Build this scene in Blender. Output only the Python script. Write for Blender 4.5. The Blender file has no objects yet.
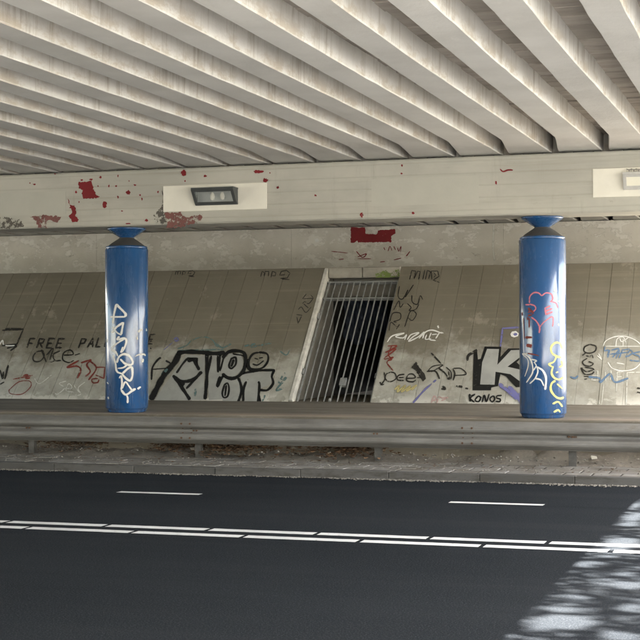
import bpy, bmesh, math, random
from mathutils import Vector, Matrix, noise as mnoise
R = math.radians
random.seed(7)
scene = bpy.context.scene
COL = scene.collection

# ------------------------------------------------------------------ camera
F_PX, YAW, HOR, ROLL, CAM_H = 1500.0, R(17.6), 336.0, R(-0.19), 1.55
PITCH = math.atan((HOR - 320) / F_PX)
FW = Vector((-math.sin(YAW) * math.cos(PITCH), math.cos(YAW) * math.cos(PITCH), math.sin(PITCH)))
_r0 = Vector((math.cos(YAW), math.sin(YAW), 0)); _u0 = _r0.cross(FW)
RT = math.cos(ROLL) * _r0 + math.sin(ROLL) * _u0
UP = -math.sin(ROLL) * _r0 + math.cos(ROLL) * _u0
CAM = Vector((0, 0, CAM_H))
cd = bpy.data.cameras.new('camera'); cam = bpy.data.objects.new('camera', cd); COL.objects.link(cam)
cd.sensor_width = 36; cd.lens = F_PX / 640 * 36; cd.clip_start = 0.05; cd.clip_end = 2000
m3 = Matrix((RT, UP, -FW)).transposed()
cam.matrix_world = Matrix.Translation(CAM) @ m3.to_4x4()
scene.camera = cam

# ------------------------------------------------------------------ sky, sun, exposure
SUN_DIR = Vector((0.626, -0.16, 0.84)).normalized()       # towards the sun
elev = math.asin(SUN_DIR.z); az = math.atan2(SUN_DIR.x, SUN_DIR.y)
w = bpy.data.worlds.new('World'); scene.world = w; w.use_nodes = True
nt = w.node_tree; sky = nt.nodes.new('ShaderNodeTexSky'); sky.sky_type = 'NISHITA'; sky.sun_disc = False
sky.sun_elevation = elev; sky.sun_rotation = az; sky.air_density = 1.2; sky.dust_density = 5.0
bg = nt.nodes['Background']; bg.inputs['Strength'].default_value = 0.07
nt.links.new(sky.outputs[0], bg.inputs[0])
sd = bpy.data.lights.new('sun', 'SUN'); sd.energy = 4.5; sd.angle = R(0.53); sd.color = (1, .965, .91)
sun = bpy.data.objects.new('sun', sd); COL.objects.link(sun)
sun.rotation_euler = SUN_DIR.to_track_quat('Z', 'Y').to_euler(); sun.location = (12, -4, 18)
vs = scene.view_settings; vs.view_transform = 'Standard'; vs.look = 'None'; vs.gamma = 1; vs.use_curve_mapping = False
vs.exposure = 4.45
scene.render.engine = 'CYCLES'
scene.cycles.max_bounces = 10; scene.cycles.diffuse_bounces = 8; scene.cycles.glossy_bounces = 4

# ------------------------------------------------------------------ pixels to points on known surfaces
def ray(px, py): return FW + RT * ((px - 320) / F_PX) - UP * ((py - 320) / F_PX)
def on_plane(px, py, p0, n):
    d = ray(px, py); return CAM + d * ((p0 - CAM).dot(n) / d.dot(n))

# ------------------------------------------------------------------ materials
def srgb(r, g, b):
    f = lambda c: (c / 255 / 12.92) if c / 255 <= .04045 else ((c / 255 + .055) / 1.055) ** 2.4
    return (f(r), f(g), f(b), 1)
class MT:
    """small node-graph builder"""
    def __init__(s, name, rough=.9, spec=.3):
        s.m = bpy.data.materials.new(name); s.m.use_nodes = True; s.t = s.m.node_tree
        s.b = s.t.nodes['Principled BSDF']; s.out = s.t.nodes['Material Output']
        s.b.inputs['Roughness'].default_value = rough; s.b.inputs['Specular IOR Level'].default_value = spec
        s.pos = s.t.nodes.new('ShaderNodeNewGeometry').outputs['Position']; s.bumps = None
    def n(s, typ): return s.t.nodes.new(typ)
    def lk(s, a, b): s.t.links.new(a, b)
    def vec(s, scale, off=(0, 0, 0)):
        mp = s.n('ShaderNodeMapping'); mp.inputs['Scale'].default_value = scale; mp.inputs['Location'].default_value = off
        s.lk(s.pos, mp.inputs['Vector']); return mp.outputs[0]
    def noise(s, scale, detail=4, rough=.55, stretch=(1, 1, 1), off=(0, 0, 0), dist=0):
        x = s.n('ShaderNodeTexNoise'); x.inputs['Scale'].default_value = scale; x.inputs['Detail'].default_value = detail
        x.inputs['Roughness'].default_value = rough; x.inputs['Distortion'].default_value = dist
        s.lk(s.vec(stretch, off), x.inputs['Vector']); return x.outputs['Fac']
    def ramp(s, fac, lo, hi, a=0., b=1.):
        x = s.n('ShaderNodeMapRange'); x.inputs[1].default_value = lo; x.inputs[2].default_value = hi
        x.inputs[3].default_value = a; x.inputs[4].default_value = b; x.interpolation_type = 'SMOOTHSTEP'
        s.lk(fac, x.inputs[0]); return x.outputs[0]
    def math(s, op, a, b=None):
        x = s.n('ShaderNodeMath'); x.operation = op
        for i, v in enumerate((a, b)):
            if v is None: continue
            if isinstance(v, (int, float)): x.inputs[i].default_value = v
            else: s.lk(v, x.inputs[i])
        return x.outputs[0]
    def mix(s, fac, a, b, mode='MIX'):
        x = s.n('ShaderNodeMix'); x.data_type = 'RGBA'; x.blend_type = mode
        for sock, v in ((x.inputs[0], fac), (x.inputs[6], a), (x.inputs[7], b)):
            if isinstance(v, (int, float)): sock.default_value = v
            elif isinstance(v, tuple): sock.default_value = v if len(v) == 4 else (*v, 1)
            else: s.lk(v, sock)
        return x.outputs[2]
    def sep(s):
        x = s.n('ShaderNodeSeparateXYZ'); s.lk(s.pos, x.inputs[0]); return x.outputs
    def rnd(s): return s.n('ShaderNodeObjectInfo').outputs['Random']
    def color(s, c):
        if isinstance(c, tuple): s.b.inputs['Base Color'].default_value = c if len(c) == 4 else (*c, 1)
        else: s.lk(c, s.b.inputs['Base Color'])
    def bump(s, h, dist, strength=1.):
        x = s.n('ShaderNodeBump'); x.inputs['Distance'].default_value = dist; x.inputs['Strength'].default_value = strength
        s.lk(h, x.inputs['Height'])
        if s.bumps is not None: s.lk(s.bumps, x.inputs['Normal'])
        s.bumps = x.outputs[0]; s.lk(s.bumps, s.b.inputs['Normal'])

def m_plain(name, c, rough=.7, metal=0., var=.25, scale=6., spec=.3):
    k = MT(name, rough, spec); k.b.inputs['Metallic'].default_value = metal
    d = tuple(x * (1 - var) for x in c[:3])
    k.color(k.mix(k.ramp(k.noise(scale, 6, .65), .3, .7), c, d)); k.bump(k.noise(scale * 15, 3), .002, .4)
    return k.m

def m_girder():
    k = MT('girder_concrete', .9, .2)
    c = k.mix(k.ramp(k.noise(1.3, 5), .3, .7), (.68, .665, .635), (.56, .545, .515))
    nz = k.n('ShaderNodeSeparateXYZ'); k.lk(k.t.nodes['Geometry'].outputs['Normal'], nz.inputs[0]); side = k.ramp(k.math('ABSOLUTE', nz.outputs[2]), .8, .4)
    st = k.math('MULTIPLY', k.ramp(k.noise(1.4, 8, .75, (4, 5, .5), (3, 1, 0), .4), .48, .68), side)
    c = k.mix(k.math('MULTIPLY', st, .85), c, (.30, .26, .20))
    wh = k.ramp(k.noise(3.5, 6, .7, (2, 1, 1), (9, 2, 4)), .58, .72)
    c = k.mix(k.math('MULTIPLY', wh, .4), c, (.74, .72, .68))
    z = k.sep()[2]
    rim = k.math('MULTIPLY', k.ramp(z, 3.80, 3.66), k.ramp(k.noise(3.2, 8, .75, (1, .6, 1.4)), .46, .60))
    c = k.mix(k.math('MULTIPLY', k.math('MULTIPLY', rim, side), .8), c, (.36, .29, .20))
    blot = k.ramp(k.noise(.8, 8, .72, (2, .5, 2), (8, 4, 1)), .54, .70); c = k.mix(k.math('MULTIPLY', blot, .32), c, (.40, .37, .325))
    c = k.mix(.3, c, k.mix(k.rnd(), (.53, .515, .49), (.68, .665, .635)))
    k.color(c); k.bump(k.noise(60, 4, .7), .004, .5); k.bump(k.noise(9, 5, .6), .012, .5); return k.m
def m_plank():
    k = MT('formwork_board', .95, .1)
    c = k.mix(k.rnd(), (.33, .30, .27), (.48, .44, .40))
    c = k.mix(k.math('MULTIPLY', k.ramp(k.noise(2, 6, .7, (1, 2.5, 1)), .35, .7), .5), c, (.20, .175, .155))
    k.color(c); k.bump(k.noise(20, 4, .6, (.5, 1.5, 1)), .003, .4); return k.m
def m_beam():
    k = MT('pier_cap_concrete', .85, .25)
    z = k.sep()[2]
    c = k.mix(k.ramp(k.noise(.9, 5, .6, (1, 1, 2)), .3, .7), (.48, .465, .41), (.395, .385, .34))
    fac = k.ramp(k.noise(1.6, 7, .7, (.35, 1, 9)), .5, .8)
    c = k.mix(k.math('MULTIPLY', fac, .5), c, (.31, .285, .235))
    sk = k.ramp(k.noise(1.5, 8, .72, (3.5, 1, .45), (1, 0, 7)), .54, .74); c = k.mix(k.math('MULTIPLY', sk, .4), c, (.27, .25, .21))
    dk = k.ramp(k.noise(7, 8, .75, (1, 1, 1.5), (4, 0, 2)), .60, .78)
    c = k.mix(k.math('MULTIPLY', dk, .45), c, (.24, .22, .18))
    wv = k.n('ShaderNodeTexWave'); wv.bands_direction = 'Z'; wv.inputs['Scale'].default_value = 2.2; wv.inputs['Distortion'].default_value = .25
    wv.inputs['Detail'].default_value = 2; wv.inputs['Detail Scale'].default_value = .6
    k.lk(k.vec((1, 1, 1)), wv.inputs['Vector'])
    ln = k.ramp(wv.outputs['Fac'], .06, 0)
    c = k.mix(k.math('MULTIPLY', ln, .18), c, (.27, .25, .2))
    k.color(c); k.bump(ln, -.004, .4); k.bump(k.noise(50, 4, .7), .003, .5); k.bump(k.noise(4, 4), .01, .4); return k.m
def m_wall():
    k = MT('abutment_concrete', .9, .2)
    c = k.mix(k.ramp(k.noise(1.1, 6, .6), .3, .7), (.60, .575, .52), (.49, .465, .41))
    fl = k.ramp(k.noise(3.4, 9, .72, (1, 1, 1.7), (2, 2, 8)), .52, .56)
    c = k.mix(k.math('MULTIPLY', fl, .55), c, (.72, .70, .65))
    fd = k.ramp(k.noise(3.4, 8, .75, (1, 1, 1.4), (7, 1, 3)), .60, .66)
    c = k.mix(k.math('MULTIPLY', fd, .5), c, (.27, .245, .20))
    k.color(c); k.bump(fl, .006, .6); k.bump(k.noise(30, 5, .7), .006, .5); return k.m
def m_slab():
    k = MT('slope_slab_concrete', .9, .2)
    xs = k.sep(); z = xs[2]
    c = k.mix(k.ramp(k.noise(.8, 6, .65), .28, .72), (.200, .184, .148), (.146, .134, .105))
    c = k.mix(.35, c, k.mix(k.rnd(), (.148, .133, .101), (.222, .203, .160)))
    hz = k.ramp(k.noise(2.0, 5, .6, (.3, 8, 8)), .5, .75); c = k.mix(k.math('MULTIPLY', hz, .3), c, (.31, .28, .215))
    pt = k.ramp(k.noise(1.9, 7, .7, (1.3, 1, .8), (5, 3, 1)), .60, .67)
    c = k.mix(k.math('MULTIPLY', pt, .45), c, (.34, .315, .26))
    # a band of grey cover-up paint on the lower slope, with a ragged upper edge
    edge = k.math('ADD', z, k.math('MULTIPLY', k.math('SUBTRACT', k.noise(.75, 7, .62, (1, 1, 1), (1.7, 0, 0)), .5), 2.6))
    edge = k.math('ADD', edge, k.math('MULTIPLY', k.math('SUBTRACT', k.rnd(), .5), .22))
    buf = k.ramp(k.math('ADD', edge, k.math('MULTIPLY', k.math('SUBTRACT', k.noise(6, 7, .75), .5), .9)), 1.62, 1.08)
    gp = k.mix(k.ramp(k.noise(2.4, 7, .7), .35, .65), (.42, .415, .375), (.30, .292, .25))
    gp = k.mix(k.math('MULTIPLY', k.ramp(k.noise(3.2, 8, .75, (2.5, 1, .5), (0, 5, 5)), .56, .70), .6), gp, (.24, .22, .165))
    c = k.mix(k.math('MULTIPLY', buf, .9), c, gp)
    ft = k.math('MULTIPLY', k.ramp(z, .74, .60), k.ramp(k.noise(2.5, 6, .7, (1, 1, 1), (8, 8, 8)), .46, .52))
    c = k.mix(k.math('MULTIPLY', ft, .8), c, (.58, .57, .52))
    k.color(c); k.bump(k.noise(35, 5, .7), .005, .6); k.bump(k.noise(5, 5), .012, .4); return k.m
def m_ledge():
    k = MT('ledge_concrete', .92, .2)
    y = k.sep()[1]
    c = k.mix(k.ramp(k.noise(1.5, 7, .7, (.5, 1.5, 1)), .3, .7), (.215, .195, .160), (.14, .125, .098))
    sp = k.ramp(k.noise(9, 7, .7, (.6, 1, 1)), .55, .68); c = k.mix(k.math('MULTIPLY', sp, .5), c, (.30, .275, .23))
    bw = k.math('MULTIPLY', k.math('MULTIPLY', k.ramp(y, 17.75, 17.35), k.ramp(k.sep()[2], .578, .588)), k.ramp(k.noise(1.2, 5, .6, (.5, 1, 1), (6, 1, 0)), .3, .55))
    c = k.mix(k.math('MULTIPLY', bw, .75), c, (.32, .262, .21))
    k.color(c); k.bump(k.noise(25, 5, .7), .008, .6); return k.m
def m_asphalt():
    k = MT('asphalt', .95, .03)
    c = k.mix(k.ramp(k.noise(.35, 5, .6, (.4, 1.6, 1)), .3, .7), (.0180, .0210, .0250), (.0240, .0275, .0318))
    c = k.mix(k.ramp(k.noise(85, 4, .8), .50, .66), c, (.060, .064, .068))
    c = k.mix(k.math('MULTIPLY', k.ramp(k.noise(70, 3, .7, (1, 1, 1), (3, 3, 0)), .35, .22), .8), c, (.018, .019, .021))
    st = k.ramp(k.noise(.9, 6, .65, (.12, 2.2, 1), (2, 7, 0)), .52, .75); c = k.mix(k.math('MULTIPLY', st, .5), c, (.016, .018, .021))
    lt = k.ramp(k.noise(.7, 5, .6, (.08, 1.6, 1), (9, 3, 0)), .52, .72); c = k.mix(k.math('MULTIPLY', lt, .4), c, (.040, .0425, .0455))
    k.color(c); k.bump(k.noise(90, 4, .8), .010, .9); k.bump(k.noise(2, 3), .004, .3); return k.m
def m_roadpaint():
    k = MT('road_paint', .7, .3)
    w_ = k.ramp(k.noise(22, 9, .8, (1, 1, 1)), .56, .66); c = k.mix(k.math('MULTIPLY', w_, .7), (.80, .80, .78), (.2, .2, .2))
    c = k.mix(k.ramp(k.noise(2.2, 5), .4, .75), c, (.66, .66, .64)); k.color(c); k.bump(k.noise(140, 3), .003, .5); return k.m
def m_tile():
    k = MT('paving_tile', .92, .2)
    c = k.mix(k.rnd(), (.19, .182, .17), (.28, .272, .255))
    c = k.mix(k.ramp(k.noise(4, 7, .7), .4, .68), c, (.15, .135, .11)); k.color(c); k.bump(k.noise(60, 4, .7), .004, .6); return k.m
def m_kerb():
    k = MT('kerb_concrete', .9, .2)
    c = k.mix(k.rnd(), (.085, .083, .078), (.12, .116, .11))
    c = k.mix(k.ramp(k.noise(5, 8, .72, (.6, 1, 2)), .45, .66), c, (.075, .07, .062)); k.color(c); k.bump(k.noise(50, 4, .7), .005, .6); return k.m
def m_soil():
    k = MT('sandy_dirt', .97, .1)
    c = k.mix(k.ramp(k.noise(3, 7, .7), .3, .7), (.27, .25, .22), (.15, .135, .115))
    c = k.mix(k.ramp(k.noise(14, 7, .75), .52, .66), c, (.30, .27, .225)); k.color(c); k.bump(k.noise(40, 6, .75), .02, .8); return k.m
def m_galv():
    k = MT('weathered_galvanised_steel', .6, .4); k.b.inputs['Metallic'].default_value = .15
    c = k.mix(k.ramp(k.noise(3, 7, .7, (.5, 1, 2.5)), .3, .72), (.225, .220, .207), (.155, .148, .136))
    ds = k.ramp(k.noise(2.2, 8, .75, (1, 1, 3), (5, 0, 0)), .58, .72); c = k.mix(k.math('MULTIPLY', ds, .6), c, (.14, .125, .10))
    k.color(c); k.lk(k.ramp(k.noise(6, 5), .3, .7, .55, .75), k.b.inputs['Roughness']); k.bump(k.noise(7, 4), .003, .3); return k.m
def m_blue():
    k = MT('blue_gloss_paint', .3, .5)
    c = k.mix(k.ramp(k.noise(1.5, 6, .65, (1, 1, .5)), .3, .7), (.016, .083, .235), (.011, .060, .170))
    vs_ = k.ramp(k.noise(5, 6, .7, (3, 3, .25), (2, 2, 2)), .52, .72); c = k.mix(k.math('MULTIPLY', vs_, .35), c, (.045, .10, .23))
    sc = k.ramp(k.noise(14, 9, .8), .64, .69); c = k.mix(k.math('MULTIPLY', sc, .5), c, (.25, .34, .46))
    gr = k.math('MULTIPLY', k.ramp(k.sep()[2], 1.15, .6), k.ramp(k.noise(5, 8, .75, (1.5, 1.5, .7)), .42, .62)); c = k.mix(k.math('MULTIPLY', gr, .4), c, (.09, .095, .10))
    k.color(c); rg = k.ramp(k.noise(4, 7, .72, (2, 2, .3)), .3, .7, .14, .34); k.lk(rg, k.b.inputs['Roughness'])
    k.b.inputs['Coat Weight'].default_value = .8; k.lk(k.math('MULTIPLY', rg, .45), k.b.inputs['Coat Roughness'])
    k.bump(k.noise(2.2, 3, .5, (1, 1, .25)), .006, .25); k.bump(k.noise(70, 2), .0012, .3); return k.m
def m_paint(name, c, wear=.5, rough=.6, scale=9.):
    """sprayed paint: worn through in specks, so the wall shows between"""
    k = MT(name, rough, .3); k.color(k.mix(k.ramp(k.noise(4, 5), .3, .7), c, tuple(x * .82 for x in c)))
    if wear > 0:
        tr = k.n('ShaderNodeBsdfTransparent'); mx = k.n('ShaderNodeMixShader')
        th = .70 - .34 * wear; at = k.n('ShaderNodeAttribute'); at.attribute_name = 'soft'
        sf = k.math('ADD', at.outputs['Fac'], k.math('MULTIPLY', k.math('SUBTRACT', k.noise(45, 4, .7), .5), .5))
        k.lk(k.math('MULTIPLY', k.ramp(k.noise(scale, 9, .78), th, th + .05, 1, .0), k.ramp(sf, .10, .50)), mx.inputs[0])
        k.lk(tr.outputs[0], mx.inputs[1]); k.lk(k.b.outputs[0], mx.inputs[2])
        k.lk(mx.outputs[0], k.out.inputs['Surface'])
    return k.m

M = dict(girder=m_girder(), plank=m_plank(), beam=m_beam(), wall=m_wall(), slab=m_slab(), ledge=m_ledge(), asphalt=m_asphalt(),
    rpaint=m_roadpaint(), tile=m_tile(), kerb=m_kerb(), soil=m_soil(), galv=m_galv(), blue=m_blue(),
    dome=m_plain('dark_grey_paint', (.075, .072, .066), .55), white=m_plain('cream_white_paint', (.80, .77, .68), .6, var=.08, scale=3),
    patch=m_plain('grey_cover_paint', (.46, .45, .395), .7, var=.06, scale=3), trim=m_plain('white_edge_paint', (.62, .61, .56), .7, var=.3, scale=9),
    steel=m_plain('grille_steel', (.34, .35, .35), .5, .4, .4, 9), lampbox=m_plain('lamp_housing', (.085, .092, .092), .5, .2, .2),
    lampboxl=m_plain('pale_lamp_housing', (.58, .57, .54), .5, .2, .2), rust=m_plain('rusty_bolt', (.15, .085, .05), .9, .2, .5, 30),
    dark=m_plain('bearing_rubber', (.02, .02, .02), .9), concrete=m_plain('plain_concrete', (.34, .32, .28), .9, var=.35, scale=2.5),
    inner=m_plain('shaded_chamber_concrete', (.05, .047, .042), .95, var=.4, scale=2), tarp=m_plain('blue_tarpaulin', (.045, .06, .09), .5, var=.4, scale=3),  # chamber walls: interior shade put into a near-black concrete colour
    reflector=m_plain('lamp_reflector', (.55, .57, .56), .35, .6, .1), cream=m_plain('cream_diffuser', (.80, .775, .66), .4, var=.05),
    joint=m_plain('dark_joint_dirt', (.075, .068, .056), .97, var=.5, scale=9), bark=m_plain('bark', (.10, .08, .06), .95, var=.5, scale=8), bounce_ground=m_plain('pale_bounce_ground', (.45, .44, .41), .95, var=.5, scale=2),
    bouncepale=m_plain('bounce_bank_pale', (.40, .39, .33), .95, var=.3, scale=.8), bouncegreen=m_plain('bounce_bank_green', (.25, .25, .20), .95, var=.3, scale=.8),
    post=m_plain('grimy_post_steel', (.13, .125, .115), .8, .1, .45, 6), cap=m_plain('parapet_concrete', (.42, .40, .36), .9, var=.3, scale=1.5), cable=m_plain('cable_sheath', (.30, .29, .27), .7))
k = MT('lamp_glass', .1, .5); k.color((.6, .65, .63)); t_ = k.n('ShaderNodeBsdfTransparent'); mx_ = k.n('ShaderNodeMixShader'); mx_.inputs[0].default_value = .14
k.lk(t_.outputs[0], mx_.inputs[1]); k.lk(k.b.outputs[0], mx_.inputs[2]); k.lk(mx_.outputs[0], k.out.inputs['Surface']); M['glass'] = k.m
k = MT('leaf', .6, .3); k.color(k.mix(k.noise(3), (.05, .10, .02), (.10, .16, .035))); M['leaf'] = k.m
k = MT('dead_leaf', .9, .2); k.color(k.mix(k.ramp(k.noise(25, 3), .35, .65), (.045, .026, .017), (.17, .105, .06))); M['dead'] = k.m
k = MT('grit', .95, .2); k.color(k.mix(k.ramp(k.noise(30, 3), .35, .65), (.13, .118, .10), (.31, .295, .265))); M['grit'] = k.m
P = dict(black=m_paint('black_spray', (.012, .012, .012), .22), fblack=m_paint('faded_black_spray', (.03, .028, .024), .42, scale=14), grey=m_paint('silver_spray', (.36, .365, .345), .25),
    white=m_paint('white_spray', (.78, .78, .75), .15), fwhite=m_paint('faded_white_spray', (.60, .60, .55), .48, scale=16), red=m_paint('red_spray', (.22, .045, .035), .42, scale=14),
    dred=m_paint('dark_red_paint', (.195, .012, .016), .2), teal=m_paint('faded_teal_spray', (.12, .20, .20), .55, scale=12), purple=m_paint('violet_spray', (.16, .16, .36), .45, scale=10),
    yellow=m_paint('yellow_spray', (.72, .66, .22), .25), fyellow=m_paint('faded_yellow_spray', (.47, .41, .19), .45), pink=m_paint('pink_spray', (.62, .20, .25), .3, scale=16),
    fpink=m_paint('faded_pink_spray', (.48, .33, .31), .5), bluep=m_paint('faded_blue_spray', (.13, .21, .33), .5, scale=13), stain=m_paint('pink_stain', (.20, .085, .075), .55, scale=12),
    stain2=m_paint('grey_flaked_stain', (.11, .10, .085), .6, scale=12), green=m_paint('algae', (.14, .19, .05), .55, scale=8), rust=m_paint('rust_stain', (.09, .06, .04), .5, scale=25))

# ------------------------------------------------------------------ mesh helpers
def obj(name, verts, faces, m, parent=None, smooth=False):
    me = bpy.data.meshes.new(name); me.from_pydata([tuple(v) for v in verts], [], faces); me.materials.append(m)
    if smooth:
        for p in me.polygons: p.use_smooth = True
    me.update(); o = bpy.data.objects.new(name, me); COL.objects.link(o)
    if parent: o.parent = parent
    return o
def tag(o, label=None, cat=None, group=None, kind=None):
    if label: o['label'] = label
    if cat: o['category'] = cat
    if group: o['group'] = group
    if kind: o['kind'] = kind
    return o
def thing(name, label, cat, loc=(0, 0, 0), group=None):
    o = bpy.data.objects.new(name, None); COL.objects.link(o); o.location = loc; o.empty_display_size = .2
    return tag(o, label, cat, group)
def part(root, name, verts, faces, m, smooth=False):
    """a child given in world coordinates"""
    o = obj(name, verts, faces, m, root, smooth)
    r = root
    off = Vector((0, 0, 0))
    while r: off += r.location; r = r.parent
    o.matrix_parent_inverse = Matrix.Translation(-off); return o
BOXF = [(0, 3, 2, 1), (4, 5, 6, 7), (0, 1, 5, 4), (1, 2, 6, 5), (2, 3, 7, 6), (3, 0, 4, 7)]
def boxv(x0, x1, y0, y1, z0, z1): return [(x0, y0, z0), (x1, y0, z0), (x1, y1, z0), (x0, y1, z0), (x0, y0, z1), (x1, y0, z1), (x1, y1, z1), (x0, y1, z1)]
def bevbox(x0, x1, y0, y1, z0, z1, b):
    """box with chamfered edges"""
    bm = bmesh.new(); vs_ = [bm.verts.new(v) for v in boxv(x0, x1, y0, y1, z0, z1)]
    for f in BOXF: bm.faces.new([vs_[i] for i in f])
    bmesh.ops.bevel(bm, geom=bm.edges[:], offset=b, segments=1, affect='EDGES')
    bm.verts.index_update()
    r = [v.co.copy() for v in bm.verts], [[v.index for v in f.verts] for f in bm.faces]; bm.free(); return r
def prism_x(poly, x0, x1):
    n = len(poly); v = [(x0, y, z) for y, z in poly] + [(x1, y, z) for y, z in poly]
    f = [tuple(range(n)), tuple(range(2 * n - 1, n - 1, -1))] + [(i, i + n, (i + 1) % n + n, (i + 1) % n) for i in range(n)]
    return v, f
def strip_x(prof, xs, jit=0.):
    """open profile (y,z) swept along x"""
    n = len(prof); v = []; f = []
    for x in xs:
        for (y, z) in prof: v.append((x, y + random.uniform(-jit, jit), z + random.uniform(-jit, jit)))
    for i in range(len(xs) - 1):
        for j in range(n - 1): f.append((i * n + j, i * n + j + 1, (i + 1) * n + j + 1, (i + 1) * n + j))
    return v, f
def lathe(prof, c, seg=64):
    v = []; f = []; n = len(prof)
    for i in range(seg):
        a = 2 * math.pi * i / seg
        for r, z in prof: v.append((c[0] + r * math.cos(a), c[1] + r * math.sin(a), z))
    for i in range(seg):
        for j in range(n - 1):
            a, b = i * n + j, ((i + 1) % seg) * n + j; f.append((a, b, b + 1, a + 1))
    return v, f
def tube(pts, r, seg=8, cap=True):
    v = []; f = []; pts = [Vector(p) for p in pts]
    for i, p in enumerate(pts):
        d = (pts[min(i + 1, len(pts) - 1)] - pts[max(i - 1, 0)]).normalized()
        a = d.orthogonal().normalized() if i == 0 else (a - d * a.dot(d)).normalized()
        b = d.cross(a); rr = r[i] if isinstance(r, (list, tuple)) else r
        for q in range(seg):
            t = 2 * math.pi * q / seg; v.append(p + (a * math.cos(t) + b * math.sin(t)) * rr)
    for i in range(len(pts) - 1):
        for q in range(seg): f.append((i * seg + q, i * seg + (q + 1) % seg, (i + 1) * seg + (q + 1) % seg, (i + 1) * seg + q))
    if cap: f += [tuple(range(seg - 1, -1, -1)), tuple(range((len(pts) - 1) * seg, len(pts) * seg))]
    return v, f
def merge(*parts):
    V = []; Fs = []
    for v, f in parts:
        o = len(V); V += list(v); Fs += [tuple(i + o for i in q) for q in f]
    return V, Fs

# ------------------------------------------------------------------ layout (metres; x along the road, y across it, z up)
XL, XR = -20.0, 1.33                       # ends of the bridge
Z_PAVE, Y_KERB = .085, 15.65
Y_LEDGE, Z_LEDGE = 17.15, .59
Y_BF, Y_BB, Z_BB, Z_BT = 17.05, 17.62, 2.93, 3.622    # pier cap
Z_G, Z_D = 3.645, 3.845                              # girder bottom, deck underside
S0, S1 = Vector((0, 20.8, .57)), Vector((0, 22.65, 2.63))   # slope foot and top
SDIR = (S1 - S0).normalized(); SN = Vector((0, -SDIR.z, SDIR.y)); SLEN = (S1 - S0).length
Y_WALL = 27.5
OX0, OX1 = -7.10, -5.85                    # opening in the slope

# ------------------------------------------------------------------ ground, road, pavement
g = obj('ground', [(-900, -900, -.03), (900, -900, -.03), (900, 900, -.03), (-900, 900, -.03)], [(0, 1, 2, 3)], M['bounce_ground']); tag(g, kind='structure')  # ground tone chosen pale to bounce sunlight up under the deck
road = obj('road', [(-120, 4.6, 0), (120, 4.6, 0), (120, Y_KERB + .02, 0), (-120, Y_KERB + .02, 0)], [(0, 1, 2, 3)], M['asphalt']); tag(road, kind='structure')
def dash(name, x0, x1, y0, y1, root):
    n = max(2, int((x1 - x0) / .06)); v = []; f = []
    for i in range(n + 1):
        x = x0 + (x1 - x0) * i / n; j = lambda: random.uniform(-.004, .004)
        v += [(x + j(), y0 + j(), .004), (x + j(), y1 + j(), .004)]
    f = [(2 * i, 2 * i + 2, 2 * i + 3, 2 * i + 1) for i in range(n)]
    return part(root, name, v, f, M['rpaint'])
for k_ in range(-5, 5):
    x = -4.488 + .905 * k_; dash('centre_line_dash', x + .018, x + .887, 11.125, 11.265, road)
    x = -4.077 + .935 * k_; dash('centre_line_dash', x + .018, x + .917, 10.815, 10.955, road)
for k_ in range(-2, 2):
    x = -3.073 + 3.37 * k_; dash('lane_line_dash', x, x + .875, 13.60, 13.72, road)
pave = obj('pavement', *prism_x([(Y_KERB + .1, -.02), (Y_KERB + .1, Z_PAVE - .006), (Y_LEDGE + .05, Z_PAVE - .006), (Y_LEDGE + .05, -.02)], -30, 12), M['joint']); tag(pave, kind='structure')
# unseen banks added past both bridge ends to bounce sunlight and fill column reflections
def bounce_bank(x0, x1, y0, y1, hmax, m):
    v = []; f = []; nx, ny = 40, 30
    for i in range(nx + 1):
        for j in range(ny + 1):
            u, t = i / nx, j / ny; x = x0 + (x1 - x0) * u; yy = y0 + (y1 - y0) * t
            e = lambda q_: q_ * q_ * (3 - 2 * q_)
            h = hmax * e(min(1, u * 1.6)) * e(min(1, t * 2.2)) * (1 + .15 * mnoise.noise(Vector((x * .15, yy * .15, 3))))
            v.append((x, yy, -.06 + h))
    for i in range(nx):
        for j in range(ny): a = i * (ny + 1) + j; f.append((a, a + 1, a + ny + 2, a + ny + 1))
    o = obj('bounce_hill', v, f, m, smooth=True); tag(o, kind='structure')
bounce_bank(9, 55, 2.5, -45, 9, M['bouncepale']); bounce_bank(9, 55, 19, 60, 9, M['bouncepale'])
bounce_bank(-28, -75, 2.5, -45, 9, M['bouncegreen']); bounce_bank(-28, -75, 19, 60, 9, M['bouncegreen'])
# kerb stones
kroot = thing('kerb', 'grey concrete kerb stones along the far edge of the road', 'kerb', (-4, Y_KERB, 0))
x = -17.2
while x < 6:
    dz = random.uniform(-.006, .004); dy = random.uniform(-.008, .008)
    part(kroot, 'kerb_stone', *bevbox(x + .002, x + .998, Y_KERB + dy, Y_KERB + .13 + dy, -.05, Z_PAVE + dz, .006), M['kerb']); x += 1.0
# paving tiles
tv, tf = bevbox(-.140, .140, -.140, .140, -.04, 0, .004)
tme = bpy.data.meshes.new('paving_tile'); tme.from_pydata([tuple(v) for v in tv], [], tf); tme.materials.append(M['tile'])
for r_ in range(4):
    for c_ in range(42):
        xx = -10.6 + c_ * .3 + (.15 if r_ % 2 else 0)
        if xx > 1.3: continue
        o = bpy.data.objects.new('paving_tile', tme); COL.objects.link(o); o.parent = pave
        o.location = (xx, Y_KERB + .29 + r_ * .3, Z_PAVE + random.uniform(-.004, .003))
        o.rotation_euler = (random.uniform(-.008, .008), random.uniform(-.008, .008), random.uniform(-.012, .012))

# concrete ledge behind the guardrail
lv, lf = bevbox(-30, 8, Y_LEDGE, 23.6, -.02, Z_LEDGE, .02)
ledge = obj('ledge', lv, lf, M['ledge']); tag(ledge, 'long low concrete ledge with brown stained front edge carrying the blue columns', 'ledge')

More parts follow.
